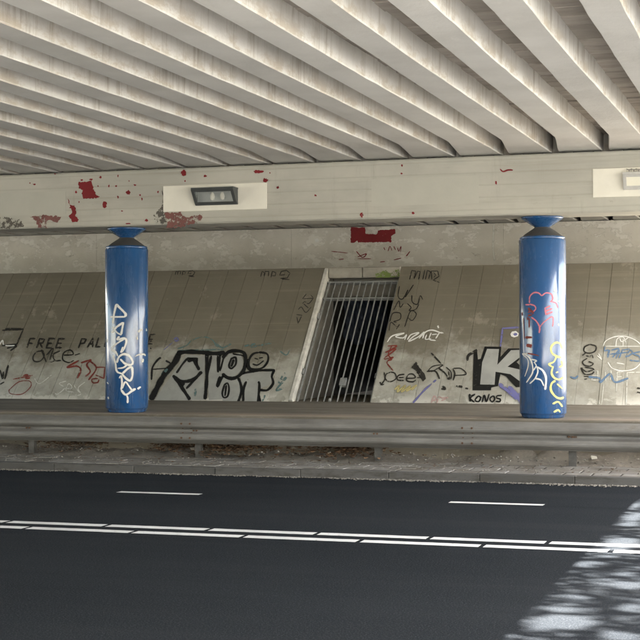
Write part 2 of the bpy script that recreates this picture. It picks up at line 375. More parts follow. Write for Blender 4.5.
# ------------------------------------------------------------------ embankment with slab facing
def emb(x0, x1):
    off = SN * -.08
    a, b = S0 + off, S1 + off
    return prism_x([(a.y, Z_LEDGE - .2), (a.y, a.z), (b.y, b.z), (Y_WALL + .6, b.z), (Y_WALL + .6, Z_LEDGE - .2)], x0, x1)
core = obj('embankment', *merge(emb(-32, OX0 - .07), emb(OX1 + .07, 8)), M['concrete']); tag(core, kind='structure')
slope = thing('slab_revetment', 'sloping wall of narrow brown concrete slabs covered in graffiti tags', 'sloped wall', (-6.5, 20.8, Z_LEDGE))
def slab(x0, x1):
    v, f = bevbox(x0 + .0015, x1 - .0015, -.08, 0, .0, SLEN, .003)
    dz = random.uniform(-.003, .002)
    out = []
    for p in v:
        out.append(Vector((p.x, 0, 0)) + S0 + SDIR * p.z + SN * (p.y + dz))
    o = part(slope, 'slab', out, f, M['slab']); return o
x = OX0
while x > -19: slab(x - .325, x); x -= .325
x = OX1
while x < 2.6: slab(x, x + .325); x += .325
# white painted edge down the left side of the opening
v, f = bevbox(OX0 + .003, OX0 + .062, -.16, .012, .05, SLEN - .02, .006)
part(slope, 'edge_trim', [Vector((p.x, 0, 0)) + S0 + SDIR * p.z + SN * p.y for p in v], f, M['trim'])
# chamber behind the opening
ch = thing('service_chamber', 'dark concrete chamber behind the barred opening in the slope', 'chamber', ((OX0 + OX1) / 2, 23, Z_LEDGE))
ca, cb = S0 + SN * -.015, S1 + SN * -.015
ckp = [(ca.y + .02, Z_LEDGE + .002), (cb.y - .02, 2.60), (26, 2.60), (26, Z_LEDGE + .002)]
ckp2 = [(23.1, 2.60), (26, 2.60), (26, Z_LEDGE + .002), (23.1, Z_LEDGE + .002)]
ckp = [ckp[0], ckp[1], (23.098, 2.60), (23.098, Z_LEDGE + .002)]
for a_ in (OX0 - .069, OX1 + .001):
    part(ch, 'cheek_wall', *prism_x(ckp, a_, a_ + .068), M['concrete']); part(ch, 'side_wall', *prism_x(ckp2, a_, a_ + .068), M['inner'])  # side walls past the doorway darkened in colour to stand for shade
cm = (OX0 + OX1) / 2
part(ch, 'cap_block', *bevbox(OX0 + .07, cm - .004, 22.6, 23.06, 2.46, 2.63, .015), M['concrete'])
part(ch, 'cap_block', *bevbox(cm + .004, OX1 - .002, 22.6, 23.06, 2.46, 2.63, .015), M['concrete'])
part(ch, 'lintel', *bevbox(OX0, OX1, 23.1, 23.4, 2.17, 2.60, .012), M['concrete'])
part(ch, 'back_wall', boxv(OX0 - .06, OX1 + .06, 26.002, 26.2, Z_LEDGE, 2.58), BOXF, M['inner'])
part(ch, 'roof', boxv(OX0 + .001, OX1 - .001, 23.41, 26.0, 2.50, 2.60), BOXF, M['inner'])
# hanging tarpaulin in the doorway
v = []; f = []; nx, nz = 40, 14
for i in range(nx + 1):
    for j in range(nz + 1):
        u = i / nx; t = j / nz; xx = OX0 + .03 + u * .74
        v.append((xx + .10 * t * math.sin(3 * u), 23.6 + .035 * math.sin(u * 34 + t * 5) + .02 * math.sin(u * 61 - t * 9), 2.14 - t * (.62 + .12 * math.sin(u * 7))))
for i in range(nx):
    for j in range(nz): a = i * (nz + 1) + j; f.append((a, a + 1, a + nz + 2, a + nz + 1))
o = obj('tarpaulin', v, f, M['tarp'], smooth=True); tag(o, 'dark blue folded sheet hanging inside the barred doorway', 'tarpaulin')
md = o.modifiers.new('thickness', 'SOLIDIFY'); md.thickness = .006
# barred grille in the slope
gr = thing('barred_gate', 'grey steel barred gate leaning back with the slope over the dark doorway', 'gate', ((OX0 + OX1) / 2, 20.9, Z_LEDGE))
def sp(x, s, d): return Vector((x, 0, 0)) + S0 + SDIR * s + SN * d
def bar(x0, s0, x1, s1, r, d, name='bar'):
    part(gr, name, *tube([sp(x0, s0, d), sp(x1, s1, d)], r, 8), M['steel'])
gx0, gx1 = OX0 + .10, OX1 - .03
for i in range(12):
    xx = gx0 + (gx1 - gx0) * i / 11
    st = i in (0, 11)
    bar(xx, .07, xx + random.uniform(-.004, .004), SLEN - .22, .016 if st else .0115, -.10, 'stile' if st else 'bar')
def rail_box(s, hh, name):
    v, f = bevbox(gx0 - .05, gx1 + .02, -.135, -.105 + .03, s - hh, s + hh, .003)
    part(gr, name, [sp(p.x, p.z, p.y - .012) for p in v], f, M['steel'])
rail_box(.06, .022, 'bottom_rail'); rail_box(SLEN - .23, .016, 'top_rail'); rail_box(SLEN - .58, .012, 'middle_rail')
part(gr, 'lock_box', *(lambda v, f: ([sp(p.x, p.z, p.y) for p in v], f))(*bevbox(-6.42, -6.32, -.14, -.075, .42, .56, .006)), M['steel'])
part(gr, 'padlock', *tube([sp(-6.50, .10, -.075), sp(-6.50, .15, -.075)], .02, 8), M['reflector'])
for s_ in (.62, 1.75): part(gr, 'hinge', *tube([sp(gx0 - .03, s_, -.08), sp(gx0 - .03, s_ + .1, -.08)], .024, 8), M['steel'])
for s_ in (.55,): part(gr, 'latch', *(lambda v, f: ([sp(p.x, p.z, p.y) for p in v], f))(*bevbox(gx1 - .02, gx1 + .05, -.14, -.06, s_, s_ + .09, .006)), M['steel'])

# ------------------------------------------------------------------ far abutment
ab = thing('abutment_wall', 'pale patchy concrete abutment wall high behind the slope under the bridge', 'wall', (-6, Y_WALL, 2.5))
xs = [-32, -17.6, -13.45, -9.3, -5.15, -1.0, 3.2, 8]
for a, b in zip(xs, xs[1:]): part(ab, 'wall_panel', *bevbox(a + .0015, b - .0015, Y_WALL, Y_WALL + .6, 2.3, 3.63, .002), M['wall'])
part(ab, 'back_wall', boxv(-32, 8, Y_WALL + .7, Y_WALL + 1.0, 2.0, 4.3), BOXF, M['wall'])

# ------------------------------------------------------------------ pier cap beam
cap = thing('pier_cap_beam', 'long cream concrete crossbeam with red paint flecks resting on the blue columns', 'beam', (-6, 17.47, Z_BB))
v, f = bevbox(XL, XR + .1, Y_BF, Y_BB, Z_BB, Z_BT, .018)
part(cap, 'beam_body', v, f, M['beam'])
def beam_pt(px, py, d=0): return on_plane(px, py, Vector((0, Y_BF - d, 0)), Vector((0, -1, 0)))
for (x0, x1, z0, z1) in ((-7.43, -6.075, 3.085, 3.405), (-2.173, -.85, 3.10, 3.423)):
    part(cap, 'backing_plate', *bevbox(x0, x1, Y_BF - .012, Y_BF + .01, z0, z1, .003), M['white'])
for (x0, x1, z0, z1) in ((-10.6, -8.765, 3.10, 3.39), (-4.764, -3.48, 3.08, 3.40)):
    part(cap, 'paint_patch', boxv(x0, x1, Y_BF - .004, Y_BF + .01, z0, z1), BOXF, M['patch'])

# ------------------------------------------------------------------ bridge deck
br = thing('bridge_deck', 'bridge deck of parallel concrete girders with boarded gaps above the road', 'bridge', (-8, 8, Z_G))
def girder_mesh(y0, y1, flare_at, seed):
    rnd = random.Random(seed); ys = []; y = y0
    while y < y1 - .05: ys.append(y); y += .3
    ys.append(y1); v = []; f = []; W = .128
    for y in ys:
        t = 0
        for fa, sgn in flare_at:
            t = max(t, min(1, max(0, 1 - abs(y - fa) / 1.35)))
        l, r = -W - .16 * t, W + .09 * max([0] + [min(1, max(0, 1 - abs(y - fa) / 6)) for fa, _ in flare_at])
        j = lambda a=.0035: rnd.uniform(-a, a)
        l += j(); r += j()
        sec = [(l, Z_D + .03), (l, Z_G + .010), (l + .008, Z_G), (r - .007, Z_G), (r, Z_G + .009 + j(.004)), (r + .004, Z_D + .03)]
        v += [(x_, y, z_ + (0 if z_ > Z_G + .1 else j(.001))) for x_, z_ in sec]
    n = 6
    for i in range(len(ys) - 1):
        for q in range(n): f.append((i * n + q, i * n + (q + 1) % n, (i + 1) * n + (q + 1) % n, (i + 1) * n + q))
    f += [tuple(range(n - 1, -1, -1)), tuple(range((len(ys) - 1) * n, len(ys) * n))]
    me = bpy.data.meshes.new('girder'); me.from_pydata(v, [], f); me.materials.append(M['girder']); me.update(); return me
near = [girder_mesh(-6, 17.44, [(17.25, 1)], s) for s in range(4)]
far = [girder_mesh(17.48, 27.95, [(27.6, 1), (17.6, 1)], s + 9) for s in range(4)]
pm = bpy.data.meshes.new('bearing_pad'); pm.from_pydata(boxv(-.12, .12, 17.2, 17.42, Z_BT - .002, Z_G + .002), [], BOXF); pm.materials.append(M['dark'])
pm2 = bpy.data.meshes.new('bearing_pad'); pm2.from_pydata(boxv(-.12, .12, 27.65, 27.9, 3.628, Z_G + .002), [], BOXF); pm2.materials.append(M['dark'])
inv = Matrix.Translation(-br.location)
i = 0; x = 1.15 - .02
while x > XL + .3:
    for lst, pd in ((near, pm), (far, pm2)):
        o = bpy.data.objects.new('girder', lst[i % 4]); COL.objects.link(o); o.parent = br; o.matrix_parent_inverse = inv; o.location = (x + random.uniform(-.006, .006), 0, 0)
        p_ = bpy.data.objects.new('bearing_pad', pd); COL.objects.link(p_); p_.parent = o
    i += 1; x -= .572
y = -6.0; 
while y < 17.3:
    h = random.uniform(-.012, .006); part(br, 'plank', *bevbox(XL, XR, y + .008, y + .292, Z_D + h, Z_D + .03 + .02, .006), M['plank']); y += .3
part(br, 'deck_slab', boxv(XL, XR + .15, -6, 29, Z_D + .055, 4.45), BOXF, M['cap'])
part(br, 'parapet', boxv(XR - .1, XR + .2, -6, 29, 4.452, 4.75), BOXF, M['cap'])
part(br, 'parapet', boxv(XL - .1, XL + .2, -6, 29, 4.452, 4.75), BOXF, M['cap'])
part(br, 'end_diaphragm', boxv(XL, XR, 17.3, 17.6, Z_BT + .03, Z_D + .05), BOXF, M['girder'])
# near abutment, behind the camera
na = obj('near_abutment', *bevbox(XL - 6, XR, -7, -6.05, -.02, 4.3, .02), M['concrete']); tag(na, 'plain concrete abutment wall on the near side of the road', 'wall')

# ------------------------------------------------------------------ guardrail
rail = thing('guardrail', 'weathered steel guardrail on short posts between the road and the ledge', 'guardrail', (-4.6, 16.8, Z_PAVE))
WP = [(.085, .575), (.078, .568), (.045, .548), (.008, .520), (0, .505), (0, .485), (.012, .465), (.062, .440), (.072, .428), (.072, .412), (.062, .400), (.012, .375), (0, .355), (0, .335), (.008, .318), (.045, .290), (.078, .272), (.085, .264)]
YR = 16.66
def rail_section(x0, x1, dy):
    prof = [(YR + dy + a, z) for a, z in WP]
    n = int((x1 - x0) / .5) + 1
    v, f = strip_x(prof, [x0 + (x1 - x0) * q / n for q in range(n + 1)], .0012)
    o = part(rail, 'rail_beam', v, f, M['galv']); md = o.modifiers.new('thickness', 'SOLIDIFY'); md.thickness = .004; md.offset = 1
    return o
sps = [-17.56, -14.06, -10.56, -7.06, -3.63, -.1, 3.4]
for q, (a, b) in enumerate(zip(sps, sps[1:])): rail_section(a - .0, b + .17, -.006 if q % 2 else 0)
for s_ in sps[1:-1]:
    for dx in (.03, .14):
        for a, z in ((-.004, .505), (.045, .452), (.045, .388), (-.004, .335)):
            part(rail, 'bolt', *tube([(s_ + dx, YR + a + .02, z), (s_ + dx, YR + a - .016, z)], .012, 6), M['rust'])
for k_ in range(-2, 6):
    px_ = -2.385 - 2.245 * k_
    c = [(-.04, 0), (.04, 0), (.04, .006), (-.034, .006), (-.034, .054), (.04, .054), (.04, .06), (-.04, .06)]
    v = [(px_ + a, 16.80 + b, Z_PAVE - .05) for a, b in c] + [(px_ + a, 16.80 + b, .56) for a, b in c]; n = 8
    f = [tuple(range(n)), tuple(range(2 * n - 1, n - 1, -1))] + [(q, q + n, (q + 1) % n + n, (q + 1) % n) for q in range(n)]
    part(rail, 'post', v, f, M['post'])
    part(rail, 'spacer', *bevbox(px_ - .05, px_ + .05, YR + .078, 16.80, .36, .48, .006), M['galv'])
    for dx in (-.025, .015): part(rail, 'bolt', *tube([(px_ + dx, YR + .09, .42), (px_ + dx, YR + .052, .42)], .011, 6), M['rust'])

# ------------------------------------------------------------------ columns shaped like spray cans
def column(cx, label):
    cy, r = 17.47, .272
    t = thing('column', label, 'column', (cx, cy, Z_LEDGE), 'blue spray can columns')
    part(t, 'can_body', *lathe([(0, Z_LEDGE + .001), (.235, Z_LEDGE + .001), (.245, Z_LEDGE + .012), (.252, Z_LEDGE + .035), (.256, Z_LEDGE + .045), (.268, Z_LEDGE + .052), (r, Z_LEDGE + .065), (r, 2.655), (.267, 2.664), (.254, 2.668)], (cx, cy), 96), M['blue'], True)
    part(t, 'rolled_rim', *lathe([(.252, 2.664), (.262, 2.672), (.264, 2.684), (.258, 2.697), (.245, 2.702), (.235, 2.702)], (cx, cy), 96), M['blue'], True)
    part(t, 'shoulder_cone', *lathe([(.238, 2.698), (.225, 2.712), (.19, 2.738), (.14, 2.772), (.10, 2.798), (.086, 2.812), (.082, 2.83)], (cx, cy), 64), M['dome'], True)
    part(t, 'flared_cap', *lathe([(.078, 2.80), (.09, 2.812), (.235, 2.905), (.244, 2.912), (.246, 2.929), (0, 2.9295)], (cx, cy), 64), M['blue'], True)
    return t
colL = column(-8.125, 'blue column like a spray can with a white vertical scrawl')
colR = column(-2.815, 'blue column like a spray can with pink heart and yellow letters')

# ------------------------------------------------------------------ wall lamps
def lamp(x0, x1, z0, z1, dep, label, housing, glass, lit):
    t = thing('wall_lamp', label, 'lamp', ((x0 + x1) / 2, Y_BF - .013, z0))
    yb = Y_BF - .0125
    yt, yl = yb - dep, yb - .03                     # the front leans out towards the top
    th = .022
    # shell: back, top, bottom, two wedge cheeks
    part(t, 'back_plate', boxv(x0 + .01, x1 - .01, yb - .02, yb, z0 + .01, z1 - .01), BOXF, M['reflector'])
    ck = [(yb, z0), (yl, z0), (yt, z1), (yb, z1)]
    for a in (x0, x1 - th): part(t, 'cheek', *prism_x(ck, a, a + th), housing)
    part(t, 'top_cover', boxv(x0 - .004, x1 + .004, yt - .006, yb, z1 - .001, z1 + .018), BOXF, housing)
    part(t, 'bottom_lip', boxv(x0 - .002, x1 + .002, yl - .006, yb, z0 - .016, z0 + .004), BOXF, housing)
    d = Vector((0, yt - yl, z1 - z0)).normalized(); nn = Vector((0, -d.z, d.y)); L = math.hypot(yt - yl, z1 - z0)
    fr = lambda a, s, h: Vector((a, yl, z0)) + d * s + nn * h
    bw = .035
    def bar_(a0, a1, s0, s1, nm, mm, h0=0., h1=.012):
        v = [fr(a, s, h) for h in (h0, h1) for a, s in ((a0, s0), (a1, s0), (a1, s1), (a0, s1))]
        part(t, nm, v, BOXF, mm)
    bar_(x0 - .003, x0 + bw, -.002, L + .002, 'frame_bar', housing); bar_(x1 - bw, x1 + .003, -.002, L + .002, 'frame_bar', housing)
    bar_(x0 + bw, x1 - bw, -.002, .03, 'frame_bar', housing); bar_(x0 + bw, x1 - bw, L - .035, L + .002, 'frame_bar', housing)
    bar_(x0 + bw, x1 - bw, .03, L - .035, 'glass_pane', glass, .002, .006)
    if not lit:
        zc = (z0 + z1) / 2
        for a in (.42, .66):
            xx = x0 + (x1 - x0) * a
            part(t, 'bulb', *lathe([(0, zc - .045), (.022, zc - .035), (.03, zc), (.022, zc + .03), (.012, zc + .05), (0, zc + .052)], (xx, yb - .05), 16), M['white'], True)
    return t
lamp(-6.985, -6.445, 3.165, 3.335, .17, 'dark grey wedge shaped wall lamp with clear glass on white plate', M['lampbox'], M['glass'], False)
lr = lamp(-1.825, -1.30, 3.19, 3.345, .10, 'pale grey wall lamp with cream diffuser and coiled cable on white plate', M['lampboxl'], M['cream'], True)
cp = []
for q in range(60):
    t = q / 59; cp.append((-1.79 + .22 * t + .03 * math.sin(q * .9), Y_BF - .05 - .02 * math.cos(q * 1.3), 3.385 + .022 * math.cos(q * .9)))
part(lr, 'cable', *tube(cp[::2], .0035, 5), M['cable'])

# ------------------------------------------------------------------ paint strokes on surfaces
class Surf:
    """maps photo pixels to a painted surface and keeps each stroke a hair above the last"""
    def __init__(s, root, fn, base): s.root, s.fn, s.base, s.k = root, fn, base, 0
def slope_fn(px, py, d): return on_plane(px, py, S0 + SN * d, SN)
def wall_fn(px, py, d): return on_plane(px, py, Vector((0, Y_WALL - d, 0)), Vector((0, -1, 0)))
def cyl_fn(cx):
    def fn(px, py, d):
        r = ray(px, py); rr = .272 + d; ox, oy = CAM.x - cx, CAM.y - 17.47
        a = r.x ** 2 + r.y ** 2; b = 2 * (ox * r.x + oy * r.y); c = ox ** 2 + oy ** 2 - rr ** 2
        D = b * b - 4 * a * c
        t = (-b - math.sqrt(max(D, 0))) / (2 * a); return CAM + r * t
    return fn
SL = Surf(slope, slope_fn, .0055); BM = Surf(cap, lambda px, py, d: beam_pt(px, py, d), .0045); WL = Surf(ab, wall_fn, .004)
CL = Surf(colL, cyl_fn(-8.125), .0012); CR = Surf(colR, cyl_fn(-2.815), .0012)
def smooth_line(pts, closed=False, step=1.2):
    p = [Vector((a, b)) for a, b in pts]
    if len(p) < 3:
        return [p[0].lerp(p[1], i / 6) for i in range(7)]
    if closed: p = [p[-1]] + p + [p[0], p[1]]
    else: p = [p[0] * 2 - p[1]] + p + [p[-1] * 2 - p[-2]]
    out = []
    for i in range(1, len(p) - 2):
        n = max(2, int((p[i + 1] - p[i]).length / step))
        for q in range(n):
            t = q / n; a, b, c, d = p[i - 1:i + 3]
            out.append(.5 * ((2 * b) + (c - a) * t + (2 * a - 5 * b + 4 * c - d) * t * t + (3 * b - a - 3 * c + d) * t ** 3))
    out.append(p[-2]); return out
def ribbon(surf, pts, w, closed=False, sharp=False, jit=.12):
    if sharp:
        q = [Vector(a) for a in pts]; q = q + [q[0]] if closed else q; line = []
        for a, b in zip(q, q[1:]):
            n = max(1, int((b - a).length / 1.5)); line += [a.lerp(b, i / n) for i in range(n)]
        line.append(q[-1])
    else: line = smooth_line(pts, closed)
    V = []; Fs = []; n = len(line); surf.k += 1; ph = random.uniform(0, 9)
    for i, p in enumerate(line):
        d = line[min(i + 1, n - 1)] - line[max(i - 1, 0)]
        d = d.normalized() if d.length > 1e-6 else Vector((1, 0)); nn = Vector((-d.y, d.x))
        ww = w / 2 * (1 + jit * math.sin(i * .55 + ph)) * (.55 if i in (0, n - 1) else 1)
        off = surf.base + (surf.k % 40) * .00004 + i / n * .0007
        ww *= 1.5 if surf is SL and w < 2 else 1.32
        V += [surf.fn(p.x + nn.x * ww, p.y + nn.y * ww, off), surf.fn(p.x, p.y, off), surf.fn(p.x - nn.x * ww, p.y - nn.y * ww, off)]
    for i in range(n - 1): a = 3 * i; Fs += [(a, a + 1, a + 4, a + 3), (a + 1, a + 2, a + 5, a + 4)]
    return V, Fs, [(0., 1., 0.)[i % 3] for i in range(len(V))]
def blob(surf, pts, d=0., rough=0.):
    """filled patch from an outline"""
    pts = [Vector(a) for a in pts]
    if rough:
        q = []
        for a, b in zip(pts, pts[1:] + pts[:1]):
            n = max(2, int((b - a).length / 1.2))
            q += [a.lerp(b, i / n) + Vector((random.gauss(0, rough), random.gauss(0, rough))) for i in range(n)]
        pts = q
    return [surf.fn(p.x, p.y, surf.base + d) for p in pts], [tuple(range(len(pts)))], [1.] * len(pts)
def loc(x0, y0, s): return lambda pts: [(x0 + a / s, y0 + b / s) for a, b in pts]
def tagpaint(surf, mat, strokes, label=None, name='graffiti', fills=()):
    """strokes: (points, width[, closed[, sharp]]); strokes that stand clear of each other become parts of their own"""
    g_ = [ribbon(surf, *s) for s in strokes] + list(fills)
    box = [[(min(p[a] for p in g[0]) - .035, max(p[a] for p in g[0]) + .035) for a in range(3)] for g in g_]
    own = list(range(len(g_)))
    for a in range(len(g_)):
        for b in range(a):
            if own[a] != own[b] and all(box[a][q][0] < box[b][q][1] and box[b][q][0] < box[a][q][1] for q in range(3)):
                w0, w1 = own[a], own[b]; own = [w1 if t == w0 else t for t in own]
    for c_ in dict.fromkeys(own):
        gs = [g for g, t in zip(g_, own) if t == c_]
        o = part(surf.root, name, *merge(*[(a, b) for a, b, c in gs]), mat)
        at = o.data.attributes.new('soft', 'FLOAT', 'POINT'); at.data.foreach_set('value', [x_ for a, b, c in gs for x_ in c])
        if label: o['label'] = label
FONT = dict(F=[[(0, 1), (0, 0), (.8, .02)], [(0, .5), (.6, .48)]], R=[[(0, 1), (0, 0), (.75, .08), (.65, .45), (0, .52)], [(.3, .52), (.85, 1)]],
    E=[[(.85, 0), (0, .02), (0, 1), (.85, .98)], [(0, .5), (.65, .48)]], P=[[(0, 1), (.02, 0), (.8, .1), (.7, .48), (0, .55)]], A=[[(0, 1), (.45, 0), (.9, 1)], [(.2, .65), (.75, .62)]],
    L=[[(0, 0), (0, 1), (.75, .97)]], S=[[(.8, .05), (.1, .1), (.15, .45), (.75, .55), (.7, .95), (0, 1)]], T=[[(0, 0), (.9, 0)], [(.45, 0), (.42, 1)]], I=[[(.4, 0), (.4, 1)]], N=[[(0, 1), (.05, 0), (.75, 1), (.8, 0)]])
def letters(surf, mat, text, x0, y0, cw, chh, w, slant=0., dy=0., label=None):
    st = []
    for i, c in enumerate(text):
        if c == ' ': continue
        for s in FONT[c]:
            st.append(([(x0 + i * cw + a * cw * .72 + (1 - b) * slant, y0 + b * chh + i * dy + random.uniform(-.3, .3)) for a, b in s], w, False, True))
    return tagpaint(surf, mat, st, label)

# ---- slope, left of the opening
letters(SL, P['fblack'], 'FREE', 27, 338.5, 9.6, 9.5, 1.6, 3, 0, 'black hand lettering reading FREE PALESTINE')
letters(SL, P['fblack'], 'PALESTINE', 78.5, 338.5, 8.6, 9.5, 1.5, 3, -.5)
q = loc(0, 320, 5.82)
tagpaint(SL, P['fblack'], [(q([(255, 180), (215, 185), (192, 215), (200, 240), (235, 238), (258, 205), (240, 175), (270, 245)]), 1.2), (q([(270, 205), (310, 165), (290, 240), (325, 235)]), 1.1),
    (q([(350, 180), (310, 200), (320, 235), (355, 235)]), 1.2), (q([(370, 205), (425, 200), (410, 175), (372, 190), (365, 230), (400, 248), (430, 235)]), 1.2), (q([(435, 205), (465, 195)]), 1)], 'looping black cursive tag')
tagpaint(SL, P['red'], [(q([(460, 235), (390, 275), (445, 268), (470, 290), (450, 340)]), 1.5), (q([(470, 250), (530, 232), (505, 260), (525, 300), (495, 330)]), 1.5), (q([(520, 235), (560, 280), (515, 350)]), 1.4),
    (q([(555, 275), (610, 275), (605, 340), (555, 320)]), 1.2, False, True), (q([(570, 340), (535, 345), (540, 365), (570, 362), (575, 345)]), 1.2)], 'angular red tag')
tagpaint(SL, P['red'], [(q([(60, 400), (110, 360), (170, 355), (180, 385), (130, 430), (65, 430), (52, 412)]), .8, True), (q([(75, 345), (190, 322)]), 1), (q([(135, 325), (160, 318), (150, 340), (175, 335)]), 1.6)])
tagpaint(SL, P['fwhite'], [(q([(385, 355), (345, 370), (375, 395), (335, 432), (320, 425)]), 1.2), (q([(375, 400), (420, 395), (400, 370), (385, 410), (430, 420)]), 1), (q([(430, 380), (460, 420)]), 1), (q([(495, 360), (455, 395), (470, 430), (450, 440)]), 1), (q([(200, 340), (230, 370), (300, 320)]), .8)], 'faded white tag')
tagpaint(SL, P['fblack'], [(q([(12, 60), (135, 55), (98, 140), (10, 150)]), 1.3, False, True), (q([(30, 52), (138, 52)]), 1.8), (q([(40, 165), (95, 150), (60, 180)]), 1.6), (q([(0, 290), (15, 340), (20, 300)]), 1.6), (q([(48, 262), (28, 345)]), 1.6), (q([(0, 375), (25, 360)]), 1.2)])
tagpaint(SL, P['white'], [(q([(-5, 150), (15, 118), (22, 145), (60, 150), (85, 148)]), 1.1)])
z4 = loc(165, 262, 4.129)
def mpe(qz, dx, dy, s):
    f_ = lambda L: qz([(dx + a * s, dy + b * s) for a, b in L])
    return [(f_([(0, 28), (5, 8), (14, 12), (13, 26), (17, 8), (30, 8), (28, 26)]), .8, False, True), (f_([(38, 30), (43, 8), (56, 12), (54, 24), (42, 24)]), .8, False, True), (f_([(90, 20), (70, 22), (76, 8), (95, 4), (108, 14), (98, 32), (72, 34)]), .8, False, True), (f_([(78, 36), (106, 38)]), .8, False, True)]
tagpaint(SL, P['fblack'], mpe(z4, 395, 30, 1.12), 'small black tag reading mpe'); tagpaint(SL, P['fblack'], mpe(z4, 42, 32, .75))
zc = loc(285, 260, 9.15)
tagpaint(SL, P['fblack'], [(zc([(195, 310), (160, 355), (265, 350)]), .7, False, True), (zc([(235, 320), (255, 350), (215, 400), (180, 380), (160, 400)]), .7), (zc([(120, 455), (150, 430), (190, 480), (240, 430)]), .7), (zc([(105, 500), (155, 505), (120, 580), (108, 520)]), .8, False, True), (zc([(170, 400), (215, 440)]), .7)])
# the big silver and black piece
q = loc(150, 335, 8.0); q2 = loc(215, 335, 8.0)
sil = [blob(SL, q([(290, 160), (440, 165), (430, 520), (30, 525)]), -.0006), blob(SL, q([(500, 165), (560, 165), (600, 180), (640, 160), (655, 510), (470, 520), (462, 320)]), -.0006),
       blob(SL, q2([(110, 150), (200, 145), (225, 200), (215, 280), (140, 340), (200, 360), (205, 500), (170, 530), (60, 530), (60, 240)]), -.0004), blob(SL, q2([(200, 300), (450, 295), (450, 390), (360, 430), (340, 530), (230, 530)]), -.0002)]
tagpaint(SL, P['grey'], [], 'silver fill of the large graffiti letters', fills=sil)
big = [(q([(235, 140), (200, 215), (110, 325), (5, 520)]), 6.2), (q([(215, 145), (330, 135), (520, 148), (600, 140)]), 4.4), (q([(455, 150), (455, 340), (440, 515)]), 3.6), (q([(212, 305), (255, 240), (300, 185)]), 1.9), (q([(295, 185), (385, 188)]), 2.2),
       (q([(375, 188), (372, 235), (395, 280)]), 3.2), (q([(300, 210), (345, 200), (372, 240)]), 3.6), (q([(180, 325), (240, 365), (300, 370), (360, 345), (415, 292)]), 3.4), (q([(195, 335), (255, 420), (320, 518)]), 3.6), (q([(385, 325), (290, 430)]), 3.0), (q([(240, 372), (275, 400)]), 4),
       (q([(490, 165), (462, 300)]), 2.6), (q([(560, 150), (545, 295)]), 2.6), (q([(600, 140), (560, 290)]), 2.2), (q([(575, 310), (610, 340), (650, 345)]), 2.8), (q([(585, 320), (540, 420)]), 2.6)]
tagpaint(SL, P['black'], big, 'thick black outlines of the large graffiti letters')
big2 = [(q2([(60, 185), (110, 135), (190, 128), (235, 150), (245, 215), (225, 290), (170, 340), (110, 345), (60, 310)]), 3.6), (q2([(130, 190), (165, 180), (165, 235), (130, 268), (112, 245), (130, 190)]), 2.2, True), (q2([(150, 195), (130, 255)]), 2.6), (q2([(20, 165), (25, 300)]), 2.6), (q2([(40, 330), (15, 415)]), 3),
        (q2([(75, 400), (100, 385), (112, 430), (100, 490), (70, 500), (58, 465), (75, 400)]), 1.8, True), (q2([(90, 400), (80, 490)]), 2), (q2([(185, 345), (205, 390), (212, 455), (185, 535)]), 3), (q2([(205, 310), (340, 285), (480, 280)]), 2.6), (q2([(475, 280), (455, 330), (465, 385), (420, 440), (360, 440)]), 2.6),
        (q2([(345, 372), (355, 400), (345, 535)]), 2.8), (q2([(250, 370), (230, 430), (225, 535)]), 2.6), (q2([(350, 480), (365, 535)]), 2.4), (q2([(140, 150), (235, 175), (230, 260)]), 1.4),
        (q2([(350, 140), (415, 150), (425, 200), (390, 255), (330, 275), (280, 262), (272, 205), (300, 155)]), 1.9, True), (q2([(300, 232), (340, 240), (390, 205)]), 1.4), (q2([(315, 185), (345, 195)]), 1.1), (q2([(352, 185), (385, 180)]), 1.1), (q2([(265, 190), (262, 265), (310, 285)]), 2.2)]
tagpaint(SL, P['black'], big2, 'black bubble letters with a smiley face')
tagpaint(SL, P['teal'], [(q([(220, 110), (290, 85), (340, 40), (430, 15), (500, 40), (530, 85), (590, 105)]), 1.2), (q([(225, 125), (590, 115)]), 1.6), (q2([(235, 90), (320, 70), (290, 95), (450, 65)]), 1.6), (q2([(560, 300), (510, 380), (570, 340), (490, 440), (550, 420)]), 1.8), (q2([(520, 130), (570, 160), (600, 120)]), 1.2), (q([(95, 320), (140, 270)]), 3.2), (q([(365, 430), (360, 490)]), 2.4), (q2([(0, 60), (60, 100), (130, 70)]), 1.4), (q2([(400, 480), (380, 530)]), 1.6)], 'faded teal outlines')
tagpaint(SL, P['black'], [(q([(12, 360), (20, 260), (70, 190), (90, 185)]), 2.0), (q([(20, 275), (140, 265)]), 1.1), (q([(125, 205), (165, 225)]), 1.8), (q([(0, 50), (15, 48)]), 1), (q([(0, 105), (12, 110)]), 1)])
tagpaint(SL, P['purple'], [(q([(190, 35), (215, 20), (225, 45), (195, 45)]), 1.8), (q([(110, 120), (180, 60)]), .8)])
